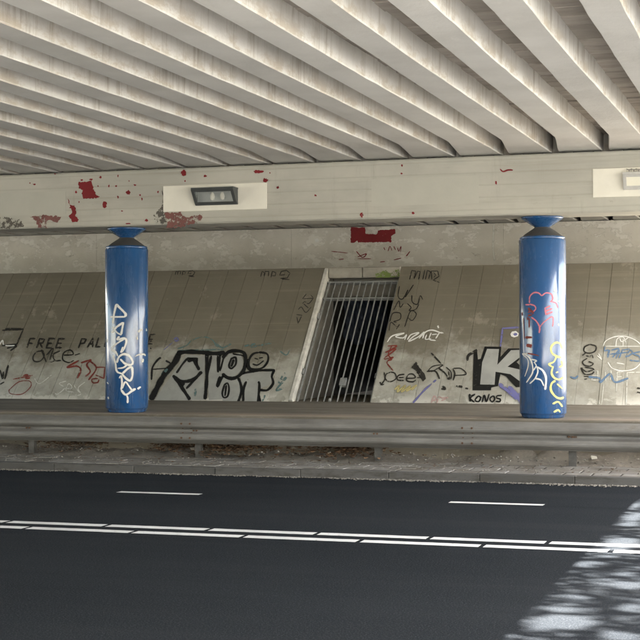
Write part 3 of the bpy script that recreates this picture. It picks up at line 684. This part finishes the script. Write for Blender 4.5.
# ---- slope, right of the opening
q = loc(380, 262, 7.71)
tagpaint(SL, P['fblack'], [(q([(228, 135), (245, 65), (275, 70), (262, 130), (290, 70), (310, 75), (298, 135)]), .9, False, True), (q([(330, 135), (345, 60)]), .9, False, True), (q([(350, 135), (365, 65), (390, 75), (375, 130)]), .9, False, True), (q([(400, 135), (395, 70), (445, 70), (455, 110), (410, 140), (460, 158)]), .9, False, True), (q([(412, 80), (430, 100), (415, 120)]), .8, False, True)], 'small black tag reading mhD')
tagpaint(SL, P['fblack'], [(q([(150, 185), (140, 265), (175, 285), (215, 215), (195, 270), (258, 175)]), .9), (q([(245, 255), (250, 310), (290, 325), (310, 260), (330, 290)]), 1), (q([(105, 370), (145, 300), (155, 350), (180, 320)]), .9), (q([(210, 320), (240, 350), (225, 375), (275, 365), (300, 325)]), .9), (q([(75, 460), (100, 395), (155, 395), (155, 440), (105, 460), (130, 465)]), .9), (q([(190, 500), (235, 380), (280, 400), (250, 450), (215, 430)]), .9), (q([(70, 530), (85, 465), (130, 500), (150, 480), (125, 520)]), .8)], 'black scrawled letters beside the opening')
tagpaint(SL, P['white'], [(q([(55, 618), (95, 570), (185, 548), (120, 575), (180, 585), (205, 560), (190, 600)]), 1.2), (q([(210, 600), (240, 560), (300, 545), (250, 580), (220, 612), (290, 580), (340, 540), (300, 590)]), 1.2), (q([(330, 590), (345, 545), (400, 525), (480, 550)]), 1.3), (q([(360, 560), (350, 595), (395, 590)]), 1.1), (q([(400, 560), (440, 555)]), 1.1), (q([(395, 545), (380, 595), (430, 605)]), 1.1), (q([(430, 590), (460, 545), (490, 548)]), 1.2), (q([(445, 490), (452, 510)]), 1.6)], 'white angular tag')
q = loc(375, 320, 7.11)
tagpaint(SL, P['red'], [(q([(90, 185), (155, 185), (75, 230), (150, 205), (65, 275), (130, 265), (85, 300), (130, 360)]), 1.2), (q([(120, 180), (95, 245), (120, 280), (90, 290)]), 1.0)], 'red scribble')
tagpaint(SL, P['fblack'], [(q([(65, 370), (70, 420), (45, 460), (65, 455)]), 1.2), (q([(45, 465), (35, 440)]), 1.2), (q([(110, 370), (80, 385), (75, 420), (110, 438), (150, 415), (140, 378), (110, 370)]), 1.2), (q([(210, 385), (165, 395), (160, 425), (205, 430)]), 1.3), (q([(170, 410), (205, 408)]), 1.2), (q([(225, 415), (285, 410), (270, 385), (235, 390), (225, 430), (270, 440), (290, 425)]), 1.3), (q([(300, 410), (330, 410)]), 1)], 'black tag reading JOEG')
tagpaint(SL, P['fblack'], [], fills=[blob(SL, q([(262, 330), (290, 300), (320, 340), (365, 410), (340, 440), (305, 385)]), .0009, .35)])
tagpaint(SL, P['fyellow'], [(q([(140, 495), (175, 465), (160, 510), (215, 465), (190, 510), (250, 470), (225, 505), (295, 465), (260, 500)]), 1.7)], 'faded yellow scribble')
tagpaint(SL, P['fpink'], [(q([(400, 590), (420, 540), (435, 565), (405, 575)]), 1.2), (q([(440, 590), (455, 545), (475, 555), (520, 550), (470, 575)]), 1.2)])
tagpaint(SL, P['purple'], [(q([(435, 425), (350, 500), (270, 590)]), 1.6)])
tagpaint(SL, P['fblack'], [(q([(370, 370), (410, 330), (480, 318), (470, 330), (400, 370)]), 1), (q([(370, 365), (430, 365), (460, 420)]), 1.5), (q([(450, 340), (500, 380), (525, 425)]), 1.5), (q([(505, 335), (540, 370), (540, 420)]), 1.3), (q([(400, 235), (470, 310)]), 1.6), (q([(470, 490), (500, 490), (480, 470)]), 2.2)], 'black arrow shaped tag')
q = loc(440, 320, 7.11)
tagpaint(SL, P['fblack'], [(q([(60, 365), (70, 425)]), 1.2), (q([(90, 345), (105, 380), (95, 430)]), 1.4), (q([(95, 345), (150, 345), (185, 385), (100, 395)]), 1.1), (q([(115, 470), (160, 475)]), 2.4), (q([(195, 290), (205, 250), (265, 215)]), 2.8), (q([(180, 485), (200, 488)]), 1.6)])
tagpaint(SL, P['black'], [], 'thick black letter K', fills=[blob(SL, q([(318, 188), (436, 190), (430, 262), (485, 202), (600, 200), (600, 250), (545, 300), (600, 350), (600, 475), (540, 478), (470, 400), (430, 385), (412, 470), (365, 480), (362, 500), (232, 500), (240, 215), (262, 205), (270, 280), (290, 275)]), .0002)])
tagpaint(SL, P['grey'], [], 'silver face of the letter K', fills=[blob(SL, q([(335, 205), (420, 207), (408, 318), (505, 215), (600, 212), (600, 240), (480, 332), (600, 360), (600, 460), (500, 385), (395, 368), (388, 460), (285, 458), (300, 300)]), .0012)])
tagpaint(SL, P['black'], [(q([(210, 525), (215, 580)]), 1.9), (q([(250, 525), (215, 555), (245, 585)]), 1.7), (q([(270, 540), (250, 570), (275, 580), (290, 550), (268, 540)]), 1.5), (q([(300, 585), (315, 535), (330, 580), (350, 525)]), 1.6), (q([(372, 540), (355, 560), (370, 582), (388, 566), (385, 545), (370, 540)]), 1.5), (q([(440, 535), (405, 540), (405, 556), (428, 562), (425, 580), (395, 578)]), 1.5)], 'black tag reading KONOS')
tagpaint(SL, P['purple'], [(q([(560, 52), (445, 60), (430, 190)]), 1.8, False, True), (q([(480, 480), (560, 560)]), 7), (q([(420, 455), (500, 515)]), 4), (q([(560, 520), (600, 600)]), 8)], 'violet spray paint')
tagpaint(SL, P['white'], [], fills=[blob(SL, q([(500, 100), (512, 82), (540, 78), (560, 95), (555, 115), (528, 124), (506, 116)]), .0006)])
tagpaint(SL, P['purple'], [], fills=[blob(SL, q([(518, 100), (530, 90), (548, 94), (550, 106), (532, 113)]), .0013)])
q = loc(570, 325, 7.53)
tagpaint(SL, P['fblack'], [(q([(150, 145), (110, 165), (108, 200), (150, 212), (190, 195), (195, 160), (150, 145)]), 1.3), (q([(125, 205), (92, 230)]), 1.2), (q([(120, 230), (150, 240), (165, 225), (175, 250)]), 1.2), (q([(130, 250), (95, 275), (105, 300), (150, 310), (175, 290), (140, 275)]), 1.3), (q([(175, 340), (120, 350), (85, 320), (110, 370), (170, 365), (175, 330), (110, 318)]), 1.3), (q([(105, 388), (145, 386)]), .9), (q([(108, 408), (130, 405)]), .9), (q([(505, 475), (530, 478)]), 1.4), (q([(505, 505), (535, 510)]), 1.4)], 'black stacked cursive tag')
tagpaint(SL, P['white'], [(q([(250, 160), (270, 120), (340, 88), (430, 88), (520, 135), (560, 220), (500, 320), (400, 345), (320, 325), (285, 280)]), .9), (q([(345, 165), (355, 105), (400, 90), (420, 130)]), .9), (q([(375, 100), (390, 125), (440, 95)]), .9), (q([(400, 105), (400, 165)]), .8), (q([(270, 160), (540, 160)]), .7), (q([(350, 285), (410, 295)]), 1), (q([(205, 230), (240, 260)]), 1), (q([(215, 215), (235, 250)]), .8)], 'white line drawing of a round head')
tagpaint(SL, P['fwhite'], [(q([(165, 345), (210, 345), (210, 415), (165, 415), (170, 380), (205, 380)]), 1, False, True), (q([(270, 420), (265, 345), (310, 345), (305, 415)]), 1, False, True), (q([(275, 380), (305, 380)]), 1), (q([(400, 350), (355, 355), (350, 500)]), 1, False, True), (q([(355, 390), (390, 388)]), 1), (q([(530, 355), (430, 358), (425, 600)]), .9, False, True), (q([(255, 440), (238, 600)]), .7)], 'faded white block letters')
tagpaint(SL, P['bluep'], [(q([(265, 160), (260, 195), (290, 190), (280, 240)]), 1.2), (q([(300, 185), (285, 245)]), 1.2), (q([(310, 190), (370, 180), (320, 245)]), 1.2), (q([(300, 220), (440, 205)]), 1.2), (q([(375, 190), (345, 255)]), 1.2), (q([(385, 190), (450, 180)]), 1.2), (q([(395, 190), (370, 250)]), 1.2), (q([(420, 245), (450, 190), (470, 210), (430, 240)]), 1.2), (q([(530, 200), (475, 215), (520, 235), (520, 270), (450, 265)]), 1.3), (q([(140, 390), (220, 400), (230, 430), (300, 370), (340, 430), (440, 400)]), 2.2), (q([(0, 390), (40, 400), (60, 380)]), 2)], 'faded blue lettering')

# ---- left column
q = loc(100, 295, 10.667)
tagpaint(CL, P['white'], [(q([(138, 305), (150, 200), (175, 95)]), 2.2), (q([(172, 98), (225, 150), (275, 205), (265, 232)]), 2.6), (q([(270, 232), (110, 235)]), 2.0), (q([(125, 405), (180, 340), (240, 300), (245, 310), (225, 425)]), 2.3), (q([(135, 340), (180, 400), (230, 425)]), 1.9), (q([(205, 440), (180, 480)]), 2.2),
    (q([(180, 480), (260, 462), (282, 490), (262, 560), (220, 615)]), 2.3), (q([(260, 465), (170, 525), (125, 575), (150, 605), (190, 632)]), 2.0)], 'white vertical scrawl')
q = loc(100, 345, 10.667)
tagpaint(CL, P['white'], [(q([(140, 110), (165, 200), (180, 280), (240, 310)]), 2.0), (q([(180, 190), (200, 130), (250, 98), (310, 115), (350, 180), (330, 212), (270, 200), (215, 150)]), 2.4), (q([(190, 250), (250, 240), (300, 200)]), 1.8), (q([(240, 305), (300, 250), (340, 240), (345, 330), (320, 380), (270, 350), (230, 300)]), 2.4),
    (q([(205, 355), (225, 330), (235, 400), (225, 480)]), 2.0), (q([(225, 480), (275, 530), (340, 490), (380, 465)]), 2.4), (q([(232, 470), (270, 395), (310, 440), (345, 490)]), 1.9), (q([(400, 470), (435, 445)]), 2), (q([(280, 530), (295, 560), (295, 620)]), 2.2), (q([(190, 120), (165, 70), (125, 45), (150, 5)]), 1.8), (q([(245, 20), (222, 80)]), 2)])
q = loc(100, 295, 10.667)
tagpaint(CL, P['fwhite'], [(q([(405, 395), (450, 362)]), 2.6), (q([(395, 440), (400, 475)]), 1.6), (q([(492, 355), (497, 385)]), 1.3), (q([(375, 660), (400, 640), (470, 632), (485, 650)]), 1.6), (q([(455, 680), (455, 720)]), 2.4), (q([(70, 470), (72, 505)]), .9), (q([(75, 930), (90, 950)]), 1.2), (q([(85, 1085), (92, 1110)]), 1.3), (q([(65, 80), (68, 110)]), .7)])
# ---- right column
q = loc(510, 285, 9.143)
tagpaint(CR, P['pink'], [(q([(178, 165), (180, 110), (215, 72), (260, 72), (290, 100)]), 1.5), (q([(290, 100), (330, 72), (380, 85), (390, 130), (370, 155)]), 1.5), (q([(365, 150), (420, 165), (440, 210)]), 1.2), (q([(180, 175), (225, 190), (235, 220), (205, 250)]), 1.5), (q([(140, 180), (180, 180)]), 1.4), (q([(195, 295), (240, 330), (270, 385), (268, 440)]), 1.7), (q([(270, 390), (310, 340), (385, 290), (395, 330), (390, 380)]), 1.3),
    (q([(315, 215), (370, 190)]), 1.6), (q([(325, 240), (385, 215)]), 1.8), (q([(325, 270), (390, 245)]), 1.8), (q([(320, 215), (330, 275)]), 1.6)], 'pink heart outline')
tagpaint(CR, P['red'], [(q([(165, 210), (215, 265)]), 2.6), (q([(165, 250), (215, 240)]), 2.2), (q([(165, 280), (205, 270)]), 2), (q([(175, 300), (175, 390)]), 1.6), (q([(155, 330), (165, 290)]), 1.2), (q([(140, 480), (200, 478)]), 2.6), (q([(150, 550), (200, 560)]), 4.0), (q([(110, 250), (112, 280)]), 1.2), (q([(160, 625), (240, 640), (265, 648)]), 1.4), (q([(125, 300), (130, 500)]), .7)], 'dark red smears')
q = loc(510, 340, 9.143)
tagpaint(CR, P['white'], [(q([(110, 128), (160, 125)]), 1.8), (q([(112, 130), (160, 175), (165, 240), (135, 335)]), 1.0), (q([(130, 128), (180, 165), (205, 230), (205, 300), (150, 390)]), 1.5), (q([(190, 175), (245, 190), (220, 205), (240, 230), (215, 280)]), 1.3), (q([(180, 400), (230, 350), (255, 285), (240, 235)]), 1.5), (q([(245, 245), (300, 280), (330, 350), (322, 455)]), 2.2), (q([(225, 350), (280, 365), (310, 420)]), 1.6)], 'white angular tag')
tagpaint(CR, P['yellow'], [(q([(480, 80), (455, 30), (410, 28), (375, 70), (385, 120), (430, 150), (470, 160)]), 2.1), (q([(430, 140), (400, 200), (355, 220), (385, 245)]), 1.8), (q([(470, 190), (480, 230), (450, 250)]), 2), (q([(395, 240), (380, 300), (405, 345), (450, 360), (490, 340)]), 2.1), (q([(420, 300), (440, 290)]), 1.4), (q([(415, 370), (380, 400), (375, 460), (420, 520), (470, 535), (490, 520)]), 2.3), (q([(430, 400), (480, 445)]), 1.6), (q([(390, 585), (440, 565), (480, 610)]), 2), (q([(400, 660), (440, 640), (460, 660)]), 2)], 'yellow vertical letters')
q = loc(510, 285, 9.143)
tagpaint(CR, P['fwhite'], [(q([(400, 45), (430, 60)]), 2.8), (q([(442, 140), (458, 155)]), 2.4), (q([(440, 350), (445, 375)]), 1.2), (q([(452, 240), (460, 255)]), 1.2), (q([(120, 310), (125, 370)]), .8), (q([(455, 500), (460, 520)]), 1.2)])

# ---- pier cap: red flecks and stains
def fleck(px, py, w, h, mat='dred', rough=.5, n=9):
    pts = []
    for i in range(n):
        a = 2 * math.pi * i / n; rr = random.uniform(.65, 1.1); pts.append((px + math.cos(a) * w / 2 * rr, py + math.sin(a) * h / 2 * rr))
    tagpaint(BM, P[mat], [], None, 'paint_fleck', [blob(BM, pts, random.uniform(0, .002), rough * min(1, min(w, h) / 7))])
q = loc(0, 160, 4)
tagpaint(BM, P['dred'], [], None, 'paint_fleck', [blob(BM, q([(312, 88), (368, 84), (375, 120), (385, 140), (400, 145), (395, 152), (335, 155), (325, 135), (330, 120), (315, 115)]), 0, .5)])
tagpaint(BM, P['dred'], [], None, 'paint_fleck', [blob(BM, q([(272, 155), (282, 180), (298, 182), (308, 210), (300, 222), (315, 240), (310, 250), (285, 245), (275, 225), (288, 205), (280, 190)]), 0, .4)])
for a in ((104.5, 205, 5, 7), (34.5, 184.5, 4, 2), (30, 183, 2, 1.5), (100.5, 177, 3, 3), (128, 192.5, 6, 5), (135, 185, 3, 2), (146.5, 220.3, 4.5, 3), (128, 223.6, 6, 1.6), (184, 172.6, 6, 8), (205, 176, 4, 2.5), (258, 171.6, 12, 3.5), (265.8, 180.2, 6, 4.5), (278, 187.4, 3, 3), (315.5, 195.4, 3, 2), (362, 215, 4.5, 5.5), (413, 213, 4, 2.5), (402, 165.5, 2, 3), (401.5, 173.5, 2.5, 2), (496, 182.5, 2.5, 5), (185, 181, 1.6, 2),
          (116, 186, 2, 2), (109, 186, 2, 3), (118, 197, 2, 3), (129, 181, 1.5, 1.5), (122, 211, 2, 1.5), (55, 174, 2, 1.5), (76, 192, 3, 3), (91, 179.5, 4, 2), (82, 180, 3, 2), (79, 202, 1.5, 2), (140, 195, 2, 2), (142, 199, 1.5, 3), (158, 192, 1.5, 3), (98, 186, 1.5, 2), (118, 176, 1.5, 3), (270, 173, 1.5, 1.5)): fleck(*a)
tagpaint(BM, P['dred'], [([(500, 169), (503, 171.5), (508, 170), (513, 170)], 1.6)], None, 'paint_fleck')
tagpaint(BM, P['stain'], [], 'pinkish paint stain', 'paint_stain', [blob(BM, [(164, 212.5), (180, 212.5), (186, 217), (203, 214), (201, 221), (190, 224), (178, 228), (166, 228), (168, 220)], -.001, .6), blob(BM, [(30, 217), (45, 215), (62, 217), (58, 222), (46, 220), (47, 228), (38, 228), (36, 220)], -.001, .6)])
tagpaint(BM, P['stain2'], [], None, 'paint_stain', [blob(BM, [(154, 215), (163, 204), (162, 190), (165, 205), (168, 222), (156, 225), (155, 219)], -.0014, .6), blob(BM, [(-4, 216), (20, 219), (24, 226), (12, 229), (-4, 228)], -.0014, .6)])
RS = Surf(rail, lambda px, py, d: on_plane(px, py, Vector((0, YR + .066 - d, 0)), Vector((0, -1, 0))), .001)
for (x0, y0, x1, y1) in ((457, 431, 466, 434), (467, 432, 476, 435), (374, 431.5, 383, 434), (567, 435, 577, 437.5), (180, 424, 190, 427), (96, 424, 103, 426)):
    tagpaint(RS, P['rust'], [], None, 'rust_stain', [blob(RS, [(x0, y0), (x1, y0 + .3), (x1, y1 + .3), (x0, y1)], 0, .5)])
# ---- abutment wall: dark red block and marks
q = loc(280, 210, 4)
tagpaint(WL, P['dred'], [], 'dark red painted block', 'paint_patch', [blob(WL, q([(283, 70), (340, 70), (343, 95), (388, 97), (392, 82), (460, 75), (462, 94), (445, 104), (446, 128), (312, 130), (308, 122), (300, 130), (282, 132)]), 0, .25)])
tagpaint(WL, P['dred'], [(q([(205, 165), (270, 172)]), .8), (q([(305, 165), (330, 190), (345, 175), (310, 188)]), 1), (q([(415, 150), (420, 160)]), .9), (q([(432, 165), (440, 145), (448, 163)]), .8), (q([(455, 145), (462, 160)]), .8), (q([(470, 150), (475, 165), (484, 145), (482, 168)]), .8), (q([(505, 185), (520, 165)]), 1.1), (q([(235, 198), (255, 196)]), .8), (q([(310, 195), (365, 195)]), .8), (q([(400, 208), (420, 206)]), .8), (q([(455, 200), (485, 192)]), .9)], 'small dark red marks')
tagpaint(WL, P['white'], [], None, 'paint_fleck', [blob(WL, q([(140, 118), (150, 113), (157, 122), (150, 130), (141, 127)]), .001)])
tagpaint(WL, P['fwhite'], [([(494, 224), (493, 245), (494.5, 261)], 1.6)], None, 'paint_stain')
AL = Surf(ch, lambda px, py, d: on_plane(px, py, Vector((0, 22.6 - d, 0)), Vector((0, -1, 0))), .004)
tagpaint(AL, P['green'], [], 'green algae', 'algae_patch', [blob(AL, [(375, 274), (385, 270.5), (399, 269.5), (400, 277), (388, 277.5), (376, 277.8)], 0, .3)])

# ------------------------------------------------------------------ dirt, leaf litter and grit
def mound(name, x0, x1, yb, dep, hgt, m, seed):
    rnd = random.Random(seed); nx, ny = max(12, int((x1 - x0) / .06)), 10; v = []; f = []
    for i in range(nx + 1):
        for j in range(ny + 1):
            u = i / nx; t = j / ny; x = x0 + (x1 - x0) * u; yy = yb - dep * t
            env = min(1, 6 * u, 6 * (1 - u)); h = hgt * (1 - t) ** 1.4 * env * (.5 + .9 * abs(mnoise.noise(Vector((x * 2.3, yy * 3, seed))))) + .012 * mnoise.noise(Vector((x * 12, yy * 12, seed)))
            v.append((x, yy, Z_PAVE - .018 + max(-.01, h)))
    for i in range(nx):
        for j in range(ny): a = i * (ny + 1) + j; f.append((a, a + 1, a + ny + 2, a + ny + 1))
    return obj(name, v, f, m, smooth=True)
for q_, a in enumerate(((-10.9, -6.3, .70, .15), (-6.6, -3.7, .62, .13), (-4.1, 1.2, .34, .26))):
    o = mound('dirt_bank', a[0], a[1], Y_LEDGE + .02, a[2], a[3], M['soil'], q_ + 3); tag(o, 'sandy dirt piled against the ledge under the guardrail', 'dirt', kind='stuff')
def litter(name, label, cat, n, gen, size, m, seed):
    rnd = random.Random(seed); v = []; f = []
    for _ in range(n):
        x, y, z = gen(rnd); s = size * rnd.uniform(.5, 1.4); a = rnd.uniform(0, 6.28); tl = rnd.uniform(-.5, .5); b = len(v)
        for (p, r_) in ((-1, 0), (0, .45), (1, 0), (0, -.45)):
            v.append((x + s * (p * math.cos(a) - r_ * math.sin(a)), y + s * (p * math.sin(a) + r_ * math.cos(a)), z + s * (.25 * abs(p) + tl * r_ + rnd.uniform(0, .2))))
        f += [(b, b + 1, b + 2), (b, b + 2, b + 3)]
    o = obj(name, v, f, m); tag(o, label, cat, kind='stuff'); return o
cl = [(-6.55, .3), (-6.7, .2), (-5.25, .3), (-5.0, .2), (-8.7, .3), (-7.3, .15), (-6.0, .5)]
def g1(r):
    c, s = r.choice(cl); t = abs(r.gauss(0, .16)); return (r.gauss(c, s), Y_LEDGE - .04 - min(t, .6), Z_PAVE + .13 * max(0, 1 - t / .45) + r.uniform(0, .03))
litter('leaf_litter', 'brown dead leaves heaped behind the guardrail', 'leaves', 1500, g1, .032, M['dead'], 4)
litter('leaf_litter', 'scattered dead leaves on the paving tiles', 'leaves', 160, lambda r: (r.uniform(-11, 1), r.uniform(15.8, 17.05), Z_PAVE + .012), .02, M['dead'], 5)
def pebbles(name, label, n, gen, size, m, seed):
    rnd = random.Random(seed); v = []; f = []
    for _ in range(n):
        x, y, z = gen(rnd); s = size * rnd.uniform(.35, 1.5); b = len(v)
        for p in ((1, 0, 0), (-1, 0, 0), (0, 1, 0), (0, -1, 0), (0, 0, .7), (0, 0, -.6)): v.append((x + s * (p[0] + rnd.uniform(-.3, .3)), y + s * (p[1] + rnd.uniform(-.3, .3)), z + s * (p[2] + rnd.uniform(-.2, .2))))
        f += [(b + i, b + j, b + 4) for i, j in ((0, 2), (2, 1), (1, 3), (3, 0))] + [(b + j, b + i, b + 5) for i, j in ((0, 2), (2, 1), (1, 3), (3, 0))]
    o = obj(name, v, f, m); tag(o, label, 'grit', kind='stuff'); return o
def kerb_grit(r):
    while True:
        x = r.uniform(-11, 2); d = .5 + mnoise.noise(Vector((x * 1.7, 2.2, 0))) * .9 + mnoise.noise(Vector((x * 6, 5.1, 0))) * .35
        if r.random() < d: return (x, Y_KERB - .01 - abs(r.gauss(0, .02 + .06 * max(0, d))), .004)
pebbles('road_grit', 'pale grit and sand gathered along the foot of the kerb', 5200, kerb_grit, .008, M['grit'], 6)
pebbles('tile_grit', 'pale grit scattered over the paving tiles', 900, lambda r: (r.uniform(-11, 2), r.uniform(15.8, 17.08), Z_PAVE + .006), .008, M['grit'], 8)
pebbles('rubble', 'pale rubble and grit lying along the foot of the ledge', 650, lambda r: (r.uniform(-10.5, 1.5), Y_LEDGE - abs(r.gauss(0, .17)), Z_PAVE + .03 + r.uniform(0, .06)), .014, M['grit'], 12)
for x, y, s, lab in ((-6.62, 17.0, .03, 'white scrap of litter in the leaf heap left of the middle guardrail post'), (-5.25, 16.9, .035, 'white paper scrap among dead leaves below the barred gate'), (-7.03, 17.03, .06, 'white litter box wedged under the guardrail'), (-2.18, 16.98, .06, 'crumpled cream wrapper behind the guardrail post near the pink heart column')):
    v = [(x + random.uniform(-s, s), y + random.uniform(-s, s) * .5, Z_PAVE + .07 + random.uniform(0, s * .8)) for _ in range(9)]
    bm = bmesh.new(); [bm.verts.new(p_) for p_ in v]; bmesh.ops.convex_hull(bm, input=bm.verts); bm.verts.index_update()
    vv = [w_.co.copy() for w_ in bm.verts]; ff = [[w_.index for w_ in fc.verts] for fc in bm.faces]; bm.free()
    o = obj('litter_scrap', vv, ff, M['white']); tag(o, lab, 'litter', 'scraps of litter by the guardrail')

# ------------------------------------------------------------------ roadside tree whose leaves dapple the sunlight
tr = thing('roadside_tree', 'leafy roadside tree beside the bridge casting dappled shade on the road', 'tree', (6.6, 18.5, 0))
rnd = random.Random(21)
trunk = tube([(6.6, 18.5, -.05), (6.55, 18.4, 2), (6.3, 17.6, 4), (6.0, 16.4, 6), (5.8, 15, 8)], [.22, .18, .15, .12, .06], 10)
limbs = [tube([(6.3, 17.6, 4), (5.6, 15.0, 5.6), (5.2, 12, 7), (5, 9, 7.8)], [.1, .08, .06, .03], 8), tube([(6.0, 16.4, 6), (7.5, 14, 7.5), (7.5, 11, 8.8)], [.08, .06, .03], 8), tube([(5.9, 15.5, 7), (4.2, 14, 8)], [.06, .03], 8)]
part(tr, 'trunk', *merge(trunk, *limbs), M['bark'], True)
# gaps between the leaf masses, each given by the sunlit spot it leaves on the road
gaps = []
for px, py, hw, hh, op in ((565, 622, 39, 8, 1), (568, 608, 25, 5, .6), (534, 635, 12, 7, .6), (620, 636, 25, 5, .9), (631, 608, 14, 4, .8), (627, 585, 19, 4, 1), (602, 581, 16, 3, .55), (590, 564, 14, 4, .7), (627, 574, 12, 3, .5),
        (621, 544, 22, 7, 1), (605, 555, 15, 3, .7), (634, 517, 12, 4.5, 1), (635, 506, 8, 4, 1), (630, 524, 12, 2.5, .7), (574, 597, 18, 3, .45), (632, 494, 6, 3, .7)):
    up_ = Vector((0, 0, 1)); g0 = on_plane(px, py, Vector(), up_); ga = on_plane(px + hw, py, Vector(), up_); gb = on_plane(px, py - hh, Vector(), up_)
    gaps.append((g0.x, g0.y, (ga - g0).length, (gb - g0).length, op))
for _ in range(60): gaps.append((rnd.uniform(-.6, 3.5), rnd.uniform(4, 17), rnd.uniform(.15, .35), rnd.uniform(.15, .4), rnd.uniform(.5, 1)))
v = []; f = []; cells = {}
for gp_ in gaps:
    for cx in range(int(math.floor(gp_[0] - gp_[2])), int(math.floor(gp_[0] + gp_[2])) + 1):
        for cy in range(int(math.floor(gp_[1] - gp_[3])), int(math.floor(gp_[1] + gp_[3])) + 1): cells.setdefault((cx, cy), []).append(gp_)
sx, sy = SUN_DIR.x / SUN_DIR.z, SUN_DIR.y / SUN_DIR.z
for _ in range(80000):
    gx, gy, z = rnd.uniform(-2.2, 3.6), rnd.uniform(4.0, 17.5), 7.3 + rnd.gauss(0, .55)
    skip = False
    for (ax, ay, ra, rb, op) in cells.get((int(math.floor(gx)), int(math.floor(gy))), ()):
        if ((gx - ax) / ra) ** 2 + ((gy - ay) / rb) ** 2 < rnd.uniform(.75, 1.1) and rnd.random() < .55 + .45 * op: skip = True; break
    if skip: continue
    p_ = Vector((gx + sx * z, gy + sy * z, z)); s = rnd.uniform(.045, .085)
    a = Vector((rnd.gauss(0, 1), rnd.gauss(0, 1), rnd.gauss(0, .5))).normalized(); b_ = a.orthogonal().normalized(); k0 = len(v)
    v += [p_ - a * s, p_ + b_ * s * .5, p_ + a * s, p_ - b_ * s * .5]; f.append((k0, k0 + 1, k0 + 2, k0 + 3))
part(tr, 'crown', v, f, M['leaf'])
